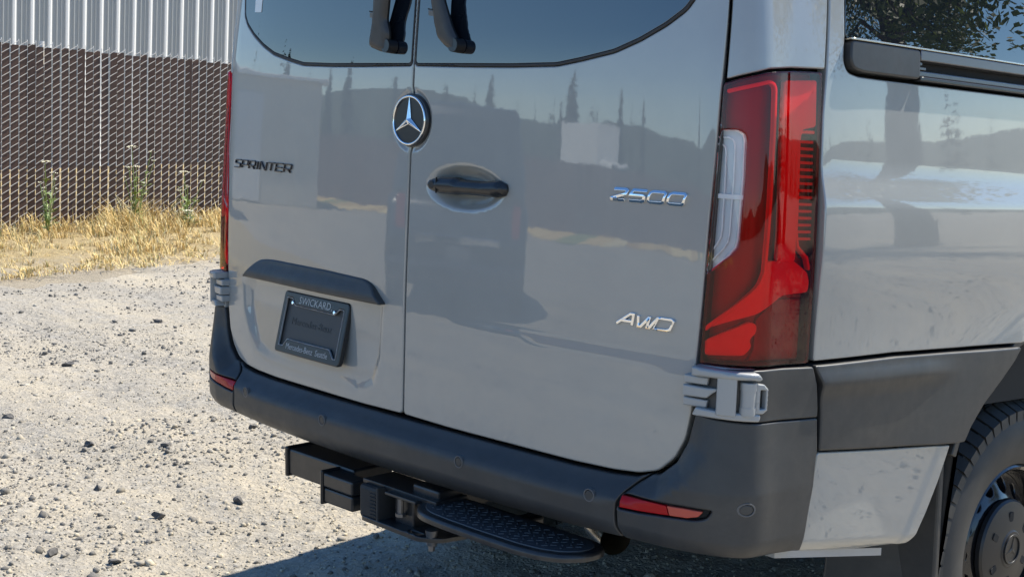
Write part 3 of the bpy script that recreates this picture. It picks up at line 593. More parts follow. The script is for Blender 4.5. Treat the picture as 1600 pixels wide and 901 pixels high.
    # ---- number plate
    TR = [(-.757, .957), (-.735, .975), (-.700, 1.002), (-.681, 1.011), (-.640, 1.0165), (-.598, 1.0185), (-.337, 1.018), (-.165, 1.013), (-.140, 1.007), (-.121, .998), (-.095, .975), (-.072, .957), (-.334, .9565), (-.596, .9575)]
    def eave(u, z): return .005+.016*sstep((1.018-z)/.05)
    sheet('plate_light_bar', TR, 'plastic', van, D=eave, edge=.006, thick=.05, res=.010, rad=.012)
    PF = lambda a, b, d_: VAN(-.3815+np.asarray(a)-.0*np.asarray(b), .857+np.asarray(b), np.asarray(d_)-.016+.10*np.asarray(b))
    PF2 = lambda a, b, d_: VAN(-.399+np.asarray(a), .857+np.asarray(b)*.985, np.asarray(d_)-.012-.22*np.asarray(b))
    pl = sheet('number_plate', rect(-.152, .152, -.076, .076), 'plateface', van, F=PF2, d=.012, edge=.001, thick=.01, res=.03, rad=.01)
    inner = [(-.1395, .066), (-.112, .066), (-.094, .049), (.100, .047), (.118, .063), (.1395, .063), (.1395, -.0655), (.128, -.0655), (.105, -.044), (-.100, -.044), (-.118, -.064), (-.1395, -.064)]
    fr = sheet('plate_frame', rect(-.158, .158, -.0835, .0835), 'black', pl, holes=[inner], F=PF2, d=.020, edge=.004, thick=.014, res=.02, rad=.012, hrad=.003)
    rim, hol = ribbon(np.array(inner), .0022, True)
    sheet('plate_frame_edging', [tuple(q) for q in rim], 'platetext', pl, holes=[[tuple(q) for q in hol][k] for k in range(len(hol))] and [[tuple(q) for q in hol]], F=PF2, d=.0208, edge=.0004, thick=.004, res=.03)
    text_on('frame_lettering', 'SWICKARD.', PF2, -.075, .085, .0555, .0200, 'platetext', pl, .0203)
    text_on('frame_lettering', 'Mercedes-Benz  Seattle', PF2, -.098, .104, -.0690, .0165, 'platetext', pl, .0203)
    text_on('insert_lettering', 'Mercedes-Benz', PF2, -.105, .090, -.004, .020, 'ghosttext', pl, .0125)
    for u, z in ((-.104, .055), (.100, .0535)): sheet('plate_screw', ellipse(u, z, .0055, .0055, 16), 'chrome', pl, F=PF2, d=.024, edge=.002, thick=.006, res=.004)
    return van, bump_relief
VANROOT, BUMP_RELIEF = build_van()
def build_van_details(van):
    # ---- wipers: two hinged covers on each window, arms run up out of the picture
    A = [(-.155, 1.591), (-.148, 1.618), (-.138, 1.648), (-.129, 1.702), (-.115, 1.85), (-.06, 2.02), (-.035, 2.02), (-.058, 1.85), (-.073, 1.701), (-.083, 1.655), (-.074, 1.624), (-.079, 1.577), (-.108, 1.579)]
    Cc = [(.098, 1.696), (.085, 1.85), (.06, 2.02), (.085, 2.02), (.125, 1.85), (.141, 1.694), (.165, 1.635), (.184, 1.606), (.184, 1.577), (.151, 1.585), (.119, 1.604), (.109, 1.636)]
    for a, c in ((A, (-.092, 1.598)), (Cc, (.165, 1.598))):
        w = link('wiper', None, van, vp(c[0], c[1], .02)); w['label'] = ('left' if c[0] < 0 else 'right')+' rear window wiper'
        dome = lambda t: .014*np.sqrt(np.clip(t/.018, 0, 1)*(2-np.clip(t/.018, 0, 1)))
        rise = lambda u, z: .020+.13*np.clip(z-1.60, 0, .3)
        sheet('wiper_cover', a, 'plastic', w, D=rise, De=dome, edge=0, thick=.006, res=.007, rad=.008)
        m = MB(); m.tube([vp(c[0]+.012, c[1]-.006, .002), vp(c[0]+.012, c[1]-.006, .030)], [.017, .016], 20); m.build('wiper_pivot', 'black', w, angle=.6)
        u0 = -.112 if c[0] < 0 else .121
        sheet('blade_clip', [(u0-.026, 1.660), (u0+.006, 1.656), (u0+.006, 1.668), (u0-.026, 1.672)], 'satin', w, D=rise, d=.012, edge=.001, thick=.012, res=.01)
        sheet('clip_seam', [(u0-.026, 1.673), (u0+.006, 1.669), (u0+.006, 1.672), (u0-.026, 1.676)], 'matte', w, D=rise, d=.013, edge=0, thick=.012, res=.01)
    # ---- rear wheels
    for s in (-1, 1):
        for yc, nm in ((1.28, 'rear'), (4.95, 'front')):
            if s < 0 and nm == 'front': pass
            c = (s*.87, yc, .335); R = .385
            b = MB(); wl = link('wheel', None, van, c)
            prof = [(-.085, .215), (-.118, .25), (-.124, .30), (-.112, .352), (-.098, .370), (.098, .370), (.112, .352), (.122, .325), (.124, .30), (.123, .285), (.118, .25), (.103, .222), (.085, .215)]
            b.lathe([(s*h, r) for h, r in prof], c, 'X', 96)
            ty = b.build('tyre', 'tyre', wl, angle=.6)
            b = MB(); NB = 58
            for row, (x0, x1, r0, r1, sk) in enumerate(((.068, .117, .386, .366, 0), (.022, .060, .388, .387, .4), (-.018, .016, .388, .388, .2), (-.058, -.024, .387, .388, .6), (-.117, -.066, .366, .386, .3))):
                for k in range(NB):
                    a0 = 2*math.pi*(k+sk)/NB; a1 = a0+2*math.pi/NB*.80
                    vs = []
                    for (x, rr, tw) in ((x0, r0, 0), (x1, r1, .012)):
                        for aa in (a0+tw*0, a1):
                            aa += tw*2; vs.append((c[0]+s*x, c[1]+rr*math.cos(aa), c[2]+rr*math.sin(aa)))
                    for (x, rr, tw) in ((x0, .350, 0), (x1, .350 if row else .335, .012)):
                        for aa in (a0, a1):
                            aa += tw*2; vs.append((c[0]+s*x, c[1]+rr*math.cos(aa), c[2]+rr*math.sin(aa)))
                    b.add(vs, [(0, 1, 3, 2), (0, 4, 5, 1), (2, 3, 7, 6), (0, 2, 6, 4), (1, 5, 7, 3)])
            stuff(b.build('tread_blocks', 'tyre', wl))
            b = MB(); b.lathe([(s*h, r) for h, r in ((.085, .214), (.100, .219), (.104, .214), (.098, .206), (.070, .198), (.050, .192), (-.06, .190), (-.1, .2))], c, 'X', 72)
            rm = b.build('rim', 'wheelblack', wl, angle=.5)
            F = flat((c[0]+s*.045, c[1], c[2]), (0, s, 0), (0, 0, 1))
            holes = [ellipse(.158*math.cos(a), .158*math.sin(a), .019, .019, 14) for a in (2*math.pi*k/14 for k in range(14))]
            sheet('rim_disc', ellipse(0, 0, .193, .193, 60), 'wheelblack', wl, holes=holes, F=F, D=lambda u, z: .035*sstep((.19-np.hypot(u, z))/.09), edge=.004, thick=.02, res=.014)
            b = MB(); b.lathe([(s*h, r) for h, r in ((.082, .128), (.093, .127), (.099, .122), (.104, .10), (.110, .050), (.113, .046), (.113, .001))], c, 'X', 64)
            hc = b.build('hub_cap', 'hubgrey', wl, angle=.5)
            F = flat((c[0]+s*.104, c[1], c[2]), (0, s, 0), (0, 0, 1))
            for k in range(6):
                a = 2*math.pi*k/6+.5; p = [(r*math.cos(a+q)-0, r*math.sin(a+q)) for r, q in ((.072, -.13), (.098, -.10), (.098, .10), (.072, .13))]
                sheet('hub_cap_vent', p, 'matte', wl, F=F, d=.0035, edge=.001, thick=.01, res=.02, rad=.006)
            F = flat((c[0]+s*.113, c[1], c[2]), (0, s, 0), (0, 0, 1)); st = []
            for k in range(3):
                a = math.radians(78+120*k); st.append((.034*math.cos(a), .034*math.sin(a))); a += math.radians(60); st.append((.006*math.cos(a), .006*math.sin(a)))
            sheet('hub_star', st, 'hubgrey', wl, F=F, d=.001, De=lambda t: .5*np.minimum(t, .006), edge=0, thick=.003, res=.003)
            sheet('hub_ring', ellipse(0, 0, .040, .040, 36), 'hubgrey', wl, holes=[ellipse(0, 0, .034, .034, 36)], F=F, d=.004, edge=.0015, thick=.006, res=.01)
    # ---- tow hitch
    ht = link('tow_hitch', None, van, (-.1, .15, .45)); ht['label'] = 'black tow hitch under the bumper'
    b = MB(); b.box((-.375, .140, .465), (.30, .130, .074), .006); b.build('cross_tube', 'steel', ht)
    b = MB(); b.box((-.529, .140, .465), (.014, .142, .084), .004); b.build('tube_end_cap', 'black', ht)
    b = MB(); b.box((-.22, .046, .474), (.126, .055, .038), .005); b.box((-.22, .047, .433), (.124, .053, .040), .005); b.build('plug_box', 'steel', ht)
    b = MB(); b.box((-.288, .052, .453), (.010, .074, .092), .004); b.build('plug_box_flange', 'black', ht)
    b = MB(); b.box((-.078, .045, .459), (.076, .070, .088), .010); b.build('plug_socket', 'rubber', ht)
    b = MB(); b.box((-.036, .045, .459), (.008, .080, .098), .003)
    for k in range(7): b.box((-.055, .0085, .432+k*.009), (.026, .004, .004), .001)
    b.build('socket_lid', 'rubber', ht)
    b = MB(); b.box((.02, .080, .505), (.29, .10, .012), .002); b.box((.10, .30, .50), (.10, .50, .06), .006); b.box((.05, .035, .5), (.12, .05, .008), .002); b.build('hitch_plate', 'steel', ht)
    b = MB(); b.box((.03, .075, .457), (.075, .07, .075), .005); b.build('receiver_tube', 'steel', ht)
    b = MB(); b.tube([(.035, .025, .452), (.035, .025, .497)], .008, 10); b.tube([(.035, .025, .448), (.035, .025, .456)], .013, 6); b.build('hitch_pin', 'satin', ht)
    F = flat((.045, .035, .424), (1, 0, 0), (0, 1, .0)); sheet('chain_loop_plate', [(-.15, -.03), (.09, -.034), (.135, 0), (.15, .08), (-.15, .08)], 'steel', ht, holes=[[(.030, -.020), (.080, -.022), (.080, -.006), (.030, -.006)]], F=F, edge=.003, thick=.012, res=.03, rad=.015)
    b = MB(); b.tube([(.150, .03, .44), (.150, .03, .402)], [.016, .012], 12); b.tube([(.150, .03, .402), (.150, .03, .388)], .008, 6); b.build('ball_shank', 'satin', ht, angle=.6)
    # ---- step
    st = link('bumper_step', None, van, (.36, .06, .5)); st['label'] = 'black bolt-on step with a tread plate'
    O = [(.149, -.018), (.11, .019), (.079, .068), (.073, .114), (.088, .140), (.217, .146), (.375, .146), (.60, .143), (.640, .122), (.655, .085), (.649, .045), (.621, .006), (.569, -.021), (.501, -.033), (.377, -.037), (.267, -.037), (.191, -.032)]
    F = flat((0, 0, .478), (1, 0, 0), (0, 1, 0))
    sheet('step_frame', O, 'steel', st, F=F, d=.022, edge=.010, thick=.017, res=.02, rad=.02)
    I = [tuple(q) for q in offset(O, -.022)]
    sheet('tread_plate', I, 'treadplate', st, F=F, d=.0245, edge=.002, thick=.006, res=.02, rad=.02)
    b = MB()
    for i in range(26):
        for j in range(11):
            x = .09+i*.0225+(j % 2)*.0112; y = -.03+j*.0165
            if not inside(np.array([[x, y]]), [offset(I, -.014)])[0]: continue
            a = .8 if (i+j) % 2 else -.8
            b.box((x, y, .5032), (.014, .0045, .0022), .0010, Matrix.Rotation(a, 3, 'Z'))
    stuff(b.build('tread_pattern', 'treadplate', st))
    b = MB(); b.box((.10, .11, .468), (.30, .06, .03), .005); b.box((.33, .13, .462), (.05, .16, .05), .006); b.build('step_bracket', 'steel', st)
    # ---- exhaust
    b = MB(); prof = [(.30, 1.15, .50), (.33, .62, .505), (.39, .36, .505), (.52, .225, .503), (.60, .195, .492)]
    b.tube(prof, [.036, .036, .036, .0375, .0385], 24, False); b.tube(prof, [.033, .033, .033, .0345, .0355], 24, False); b.build('exhaust_pipe', 'alloy', van, angle=1.)
build_van_details(VANROOT)
# ------------------------------------------------------------------ ground
def gnoise(x, y, seed=0):
    r = np.random.default_rng(seed); h = np.zeros_like(x)
    for k in range(14):
        f = 2**(k*.42)*.55; a = r.uniform(0, 6.28); p = r.uniform(0, 6.28); h += np.sin((x*math.cos(a)+y*math.sin(a))*f*2+p+1.7*np.sin((x*math.sin(a)-y*math.cos(a))*f*.9+p))/f**.9
    return h*.008
_H = np.random.default_rng(77).uniform(-1, 1, (512, 512))
def vnoise(x, y):
    i = np.floor(x).astype(int); j = np.floor(y).astype(int); a = x-i; b = y-j; a = a*a*(3-2*a); b = b*b*(3-2*b); g = lambda p, q: _H[p % 512, q % 512]
    return (g(i, j)*(1-a)+g(i+1, j)*a)*(1-b)+(g(i, j+1)*(1-a)+g(i+1, j+1)*a)*b
def gheight(x, y):
    near = np.exp(-(np.maximum(np.hypot(x, y)-18, 0)/10)**2); h = 0
    for k, (f, am) in enumerate(((2.3, .009), (5.1, .006), (10.7, .0045), (21., .0034), (40., .0026))): h = h+am*vnoise(x*f+17*k, y*f+31*k)
    return GZ+(gnoise(x, y)+h)*near
def build_ground():
    far = np.cumsum(np.geomspace(.03, 60, 75))
    ax = np.concatenate([(-5.2-far)[::-1], np.linspace(-5.2, .3, 260), .3+far]); ay = np.concatenate([(-1.0-far)[::-1], np.linspace(-1.0, 3.2, 200), 3.2+far])
    X, Y = np.meshgrid(ax, ay, indexing='ij'); Z = gheight(X, Y)
    V = np.stack([X.ravel(), Y.ravel(), Z.ravel()], 1); I = np.arange(len(ax)*len(ay)).reshape(len(ax), len(ay))
    Fq = np.stack([I[:-1, :-1].ravel(), I[1:, :-1].ravel(), I[1:, 1:].ravel(), I[:-1, 1:].ravel()], 1)
    o = obj('ground', V, Fq.tolist(), 'gravel', None, True); o['kind'] = 'structure'; o['label'] = 'pale dusty gravel lot'
    # strip of dead litter in front of the fence
    nx, ny = 40, 160; xs = np.concatenate([[-19.9, -17, -14, -12.5], np.linspace(-11.9, -7.4, nx-4)]); ys = np.linspace(-6, 22, ny); X, Y = np.meshgrid(xs, ys, indexing='ij')
    edge_ = -7.95+.30*np.sin(Y*.9)+.22*np.sin(Y*2.3+1)+.10*np.sin(Y*6.1)
    Z = gheight(X, Y)+.05*np.clip((edge_-X)/.8, -.4, 1)+.012*np.sin(X*9+Y*4)*np.sin(Y*7)
    V = np.stack([X.ravel(), Y.ravel(), Z.ravel()], 1); I = np.arange(nx*ny).reshape(nx, ny)
    Fq = np.stack([I[:-1, :-1].ravel(), I[1:, :-1].ravel(), I[1:, 1:].ravel(), I[:-1, 1:].ravel()], 1)
    o = obj('verge', V, Fq.tolist(), 'litter', None, True); o['kind'] = 'structure'; o['label'] = 'strip of dead grass litter along the fence'
build_ground()
def stone_templates(n, kind):
    out = []; bm = bmesh.new()
    if kind == 'ico': bmesh.ops.create_icosphere(bm, subdivisions=1, radius=1)
    else:
        bmesh.ops.create_cone(bm, segments=4, radius1=1, radius2=.6, depth=1.2, cap_ends=True); bmesh.ops.triangulate(bm, faces=bm.faces[:])
    V0 = np.array([v.co[:] for v in bm.verts]); bm.verts.index_update(); F0 = np.array([[v.index for v in f.verts] for f in bm.faces]); bm.free()
    for k in range(n):
        V = V0*RNG.uniform(.6, 1.25, (len(V0), 1))*RNG.uniform(.7, 1.2, (1, 3)); V[:, 2] *= .7; out.append((V, F0))
    return out
def scatter(name, xy, r, kind, mat):
    T = stone_templates(9, kind); VV = []; FF = []; k = 0; z = gheight(xy[:, 0], xy[:, 1])
    for i in range(len(xy)):
        V, F = T[i % 9]; a = RNG.uniform(0, 6.28); c, s = math.cos(a), math.sin(a)
        W = V*r[i]; W = np.stack([W[:, 0]*c-W[:, 1]*s+xy[i, 0], W[:, 0]*s+W[:, 1]*c+xy[i, 1], W[:, 2]+z[i]+r[i]*RNG.uniform(-.25, .35)], 1); VV.append(W); FF.append(F+k); k += len(V)
    me = bpy.data.meshes.new(name); V = np.concatenate(VV).astype(np.float32); F = np.concatenate(FF).astype(np.int32)
    me.vertices.add(len(V)); me.vertices.foreach_set('co', V.ravel()); me.loops.add(F.size); me.loops.foreach_set('vertex_index', F.ravel()); me.polygons.add(len(F)); me.polygons.foreach_set('loop_start', np.arange(len(F), dtype=np.int32)*3)
    me.update(); me.validate(); me.materials.append(MT[mat]); o = link(name, me); o['kind'] = 'stuff'; return o
def build_stones():
    def wedge(n, near=.35):
        t = RNG.uniform(0, 1, n)**near; d = 2.6+t*0
        # distances from the camera, denser close by, spread over the open lot left of the van
        dist = 3.6+10.5*RNG.uniform(0, 1, n)**1.5; ang = RNG.uniform(math.radians(118), math.radians(164), n)
        return np.stack([2.785+dist*np.cos(ang), -2.155+dist*np.sin(ang)], 1)
    a = wedge(60000); q = (a-[2.785, -2.155])@np.array([[.68, -.73], [.73, .68]]); cl = gnoise(q[:, 0]*.8, q[:, 1]*2.6, 5); rk = np.argsort(np.argsort(cl))/len(cl); a = a[RNG.uniform(0, 1, len(a)) < .06+.94*sstep((rk-.45)/.45)]
    scatter('gravel', a, RNG.lognormal(math.log(.0060), .45, len(a)), 'cone', 'stone')['label'] = 'small loose gravel on the lot'
    a2 = wedge(52000); a2 = a2[np.hypot(a2[:, 0]-2.785, a2[:, 1]+2.155) < 9.5]; scatter('grit', a2, RNG.lognormal(math.log(.0046), .5, len(a2)), 'cone', 'grit')['label'] = 'pale grit bedded in the dust'
    b = wedge(5200); q = (b-[2.785, -2.155])@np.array([[.68, -.73], [.73, .68]]); cl = gnoise(q[:, 0]*.8, q[:, 1]*2.6, 5); rk = np.argsort(np.argsort(cl))/len(cl); b = b[RNG.uniform(0, 1, len(b)) < .15+.85*sstep((rk-.4)/.5)]; scatter('gravel_chips', b, RNG.lognormal(math.log(.0105), .30, len(b)), 'ico', 'stone')['label'] = 'coarser gravel chips on the lot'
    c = np.stack([RNG.uniform(-9, 9, 9000), RNG.uniform(-9, 9, 9000)], 1); scatter('gravel_far', c, RNG.lognormal(math.log(.010), .4, len(c)), 'cone', 'stone')['label'] = 'loose gravel around and behind the van'
    e = np.stack([RNG.uniform(1.2, 6.5, 2600), RNG.uniform(-.5, 6.5, 2600)], 1); scatter('gravel_right', e, RNG.lognormal(math.log(.010), .35, len(e)), 'ico', 'stone')['label'] = 'dark gravel chips on the right of the van'
    R = [(-2.33, -.02, .030), (-2.92, .68, .026), (-1.94, -.55, .028), (-1.80, -.42, .024), (-2.42, 1.52, .030), (-3.62, .62, .026), (-3.35, .30, .024), (-1.32, -.08, .026), (-2.66, 1.32, .024), (-1.80, .38, .026), (-2.62, .86, .025), (-1.52, .06, .022), (-1.78, .70, .026), (-3.60, 2.05, .026), (-.98, .24, .040), (-1.72, -.06, .022), (-2.30, .40, .022), (-4.6, 1.4, .030), (-5.6, 2.5, .034)]
    for k, (x, y, r) in enumerate(R):
        bm = bmesh.new(); bmesh.ops.create_icosphere(bm, subdivisions=2, radius=1)
        n = [Vector(RNG.normal(size=3)).normalized() for _ in range(9)]
        for v in bm.verts:
            for q in n:
                dd = v.co.dot(q)-RNG.uniform(.36, .50)
                if dd > 0: v.co -= q*dd
            v.co = Vector((v.co.x*r*1.35, v.co.y*r*1.05, v.co.z*r*.95))
        me = bpy.data.meshes.new('stone'); bm.to_mesh(me); bm.free(); me.materials.append(MT['rock'])
        o = link('stone', me, None, (x, y, float(gheight(np.array([x]), np.array([y]))[0])+r*.25)); o.rotation_euler = (0, 0, RNG.uniform(0, 6))
        tag(o, 'large dark angular stone lying loose on the pale gravel left of the van', 'stone', 'large dark stones on the gravel')
build_stones()
# ------------------------------------------------------------------ fence with slats, and the steel building behind it
FX, FY0, PITCH = -10.85, 3.80, .0855
def ftop(y): return 1.812-.0588*(y-3.81)
def fbase(y): return -.06-.02*(y-3.8)
LEAN = .036
def build_fence():
    fe = thing('slatted_fence', (FX, 6, GZ), 'chain-link fence filled with upright brown slats, dry grass at its foot', 'fence')
    k0, k1 = -62, 128; sm = None
    for k in range(k0, k1):
        y = FY0+k*PITCH+RNG.uniform(-.002, .002); w = PITCH-.0135+RNG.uniform(-.002, .002); h = ftop(y)-fbase(y)-.012+RNG.uniform(-.012, .012)
        if sm is None:
            b = MB(); b.box((0, 0, .5), (.009, 1, 1), 0); me = mesh('slat', b.v, b.f, 'slat'); sm = me
        o = bpy.data.objects.new('slat', sm); COL.objects.link(o); o.parent = fe; o.matrix_parent_inverse = Matrix.Translation((-FX, -6, -GZ))
        M = Matrix.Translation((FX, y, fbase(y)))@Matrix(((1, 0, 0, 0), (0, 1, LEAN, 0), (0, 0, 1, 0), (0, 0, 0, 1)))@Matrix.Diagonal((1, w, h, 1)); 
        loc, rot, sca = M.decompose(); o.location = loc; o.rotation_euler = (-LEAN+RNG.normal(0, .0016), 0, RNG.normal(0, .05)); o.scale = (1, w, h)
    b = MB(); pz = .0745
    def P(y, z, x): return (FX+x, y+LEAN*(z-fbase(y)), z)
    for k in range(k0, k1):
        y = FY0+(k-.5)*PITCH; z0 = fbase(y)+.02*(k % 2); n = int((ftop(y)-z0)/pz)
        for j in range(n+1):
            z = ftop(y)-(j+.35)*pz-.0588*0
            if z < fbase(y)+.02: break
            e = PITCH*.02
            b.tube([P(y-e*.2, z-.016, -.004), P(y+e, z-.002, .007), P(y+PITCH*.5, z+.022, .0085), P(y+PITCH-e, z+.043, .007), P(y+PITCH+e*.2, z+.058, -.004)], .0034, 4, False)
        zt = ftop(y)
        b.tube([P(y, zt-.03, .004), P(y+.004, zt+.016, .004)], .003, 4, True)
    w = b.build('wire_mesh', 'wire', fe); stuff(w)
    for y in (-1.2, 1.85, 4.18, 7.2, 10.2, 13.2):
        m = MB(); zt = ftop(y)+.04; m.tube([(FX-.05, y, GZ), (FX-.05, y+LEAN*(zt-GZ), zt)], .028, 12); m.build('post', 'wire', fe, angle=.6)
    return fe
build_fence()
def build_building():
    bx = -20.0; o = thing('metal_building', (bx, 12, GZ), 'pale grey ribbed sheet-metal building behind the slatted fence', 'building')
    pit = .300; H = 6.5; prof = [(0, -.012), (0, .050), (.010, .060), (.010, .072), (0, .082), (0, .130), (.010, .140), (.010, .152), (0, .162), (0, .2105)]
    V = [(x, y, z) for z in (0, H) for (x, y) in prof]; n = len(prof)
    pm = mesh('wall_panel', V, [(i, i+1, n+i+1, n+i) for i in range(n-1)], 'sheetmetal')
    rp = [(0, .2105), (.020, .222), (.020, .254), (0, .2880)]; V = [(x, y, z) for z in (0, H) for (x, y) in rp]; rm = mesh('wall_rib', V, [(i, i+1, 4+i+1, 4+i) for i in range(3)], 'ribsunlit')
    for k in range(-20, 110):
        y = 5.9+k*pit
        for nm, me in (('wall_panel', pm), ('wall_rib', rm)):
            c = bpy.data.objects.new(nm, me); COL.objects.link(c); c.parent = o; c.matrix_parent_inverse = Matrix.Translation((-bx, -12, -GZ)); c.location = (bx, y, GZ); c.rotation_euler = (-.045, 0, 0)
    b = MB(); b.box((bx-4.1, 20, 3.1), (8, 44, 6.2), .02); b.build('inner_wall', 'sheetmetal', o)
    b = MB(); b.box((bx-4, 20, 6.45), (8.6, 45, .2), .02); b.build('roof', 'sheetmetal', o)
build_building()
# ------------------------------------------------------------------ dry grass and weeds
def build_grass():
    V = []; F = []; k = 0
    def blade(x, y, h, w, lean, az, kink):
        nonlocal k
        z = GZ+.02; dx, dy = math.cos(az), math.sin(az); sx, sy = -dy*w, dx*w
        p = [(x, y, z), (x+dx*lean*.4, y+dy*lean*.4, z+h*.6), (x+dx*lean, y+dy*lean, z+h*(1-kink))]
        V.extend([(p[0][0]-sx, p[0][1]-sy, p[0][2]), (p[0][0]+sx, p[0][1]+sy, p[0][2]), (p[1][0]-sx*.8, p[1][1]-sy*.8, p[1][2]), (p[1][0]+sx*.8, p[1][1]+sy*.8, p[1][2]), p[2]])
        F.extend([(k, k+1, k+3, k+2), (k+2, k+3, k+4)]); k += 5
    for c in range(5200):
        cy = RNG.uniform(-3, 13); t = RNG.uniform(0, 1)**1.25; cx = FX+.08+t*2.9
        cl = .5+.5*math.sin(cy*1.9+1.3)*math.sin(cy*.83+cx*1.1)+.25*math.sin(cy*5.3+cx*3)
        edge_ = -8.1+.25*math.sin(cy*.9)+.2*math.sin(cy*2.3+1)
        if cx > edge_+RNG.uniform(-.3, .45) or RNG.uniform() > (.35+.85*cl)*(1-.3*t): continue
        H = (.21*(1-t)**1.3+.055)*RNG.uniform(.45, 1.35)*(.55+.65*cl); sp = RNG.uniform(.03, .11); bend = RNG.uniform(0, 6.28)
        for q in range(int(RNG.uniform(8, 34))):
            a = RNG.uniform(0, 6.28); d = sp*RNG.uniform(0, 1)**.5; h = H*RNG.uniform(.5, 1.15)
            blade(cx+d*math.cos(a), cy+d*math.sin(a), h, RNG.uniform(.002, .0045), h*RNG.uniform(.1, .9), a*.6+bend*.4+RNG.normal(0, .5), RNG.uniform(0, .4))
    for i in range(12000):  # flattened straw
        y = RNG.uniform(-3, 13); x = RNG.uniform(FX+.3, -7.9); blade(x, y, RNG.uniform(.01, .06), .003, RNG.uniform(.05, .22), RNG.uniform(0, 6.28), .2)
    o = obj('dry_grass', V, F, 'grass'); o['kind'] = 'stuff'; o['label'] = 'straw-yellow dry grass along the foot of the fence'
build_grass()
def weed(x, y, h, label, heads, leaves=26, spread=.22):
    t = thing('wild_carrot', (x, y, GZ), label, 'weed', 'tall weeds in front of the slatted fence')
    b = MB(); hb = MB(); r = random.Random(int(x*1000+y*77))
    stems = []
    for k in range(heads):
        a = r.uniform(0, 6.28); hh = h*(1 if k == 0 else r.uniform(.55, .95)); q = spread*(.15 if k == 0 else r.uniform(.3, 1))
        p = [(x, y, GZ), (x+.35*q*math.cos(a), y+.35*q*math.sin(a), GZ+hh*.5), (x+q*math.cos(a), y+q*math.sin(a), GZ+hh)]
        b.tube(p, [.006, .0045, .003], 5); stems.append(p)
    b.build('stem', 'weed', t)
    lv = MB()
    for k in range(leaves):
        p = r.choice(stems); f = r.uniform(.1, .75); s0 = Vector(p[0]).lerp(Vector(p[1]), f*2) if f < .5 else Vector(p[1]).lerp(Vector(p[2]), f*2-1)
        a = r.uniform(0, 6.28); d = Vector((math.cos(a), math.sin(a), r.uniform(.1, .9))); L = r.uniform(.05, .13); sd = Vector((-d.y, d.x, 0)).normalized()*L*.12
        e = s0+d.normalized()*L; m = s0.lerp(e, .55); lv.add([s0, m+sd, e, m-sd], [(0, 1, 2, 3)])
        for q in (-1, 1): e2 = m+sd*q*3+d*L*.2; lv.add([m, m+d*L*.12+sd*q*.3, e2, m-d*L*.05+sd*q*.6], [(0, 1, 2, 3)])
    stuff(lv.build('foliage', 'weed', t))
    for k, p in enumerate(stems):
        R = .052 if k == 0 else r.uniform(.018, .034); hb = MB(); c = Vector(p[2])
        for i in range(26 if k == 0 else 14):
            a = r.uniform(0, 6.28); q = R*math.sqrt(r.uniform(0, 1)); o = c+Vector((q*math.cos(a), q*math.sin(a), .012-.22*q*q/R+r.uniform(-.004, .004)))
            s_ = R*.20; hb.add([o+Vector((s_*math.cos(j), s_*math.sin(j), r.uniform(-.004, .004))) for j in (0, 1.26, 2.5, 3.77, 5.0)], [(0, 1, 2, 3, 4)])
        hb.build('flower_head', 'umbel', t)
def build_weeds():
    weed(-10.5, 4.06, .74, 'leafy green weed with small yellow buds, leftmost in front of the fence', 6, 46, .16)
    weed(-10.5, 5.00, .86, 'tall branching weed with pale flat flower heads at the middle of the fence', 7, 56, .20)
    weed(-10.4, 5.52, .60, 'weed with one broad white flower head in front of the fence', 5, 34, .20)
    weed(-10.25, 5.42, .22, 'low bushy green weed below the white flower head', 6, 50, .16)
    weed(-10.62, 6.32, .26, 'low weed beside the van at the foot of the fence', 5, 30, .14)
build_weeds()
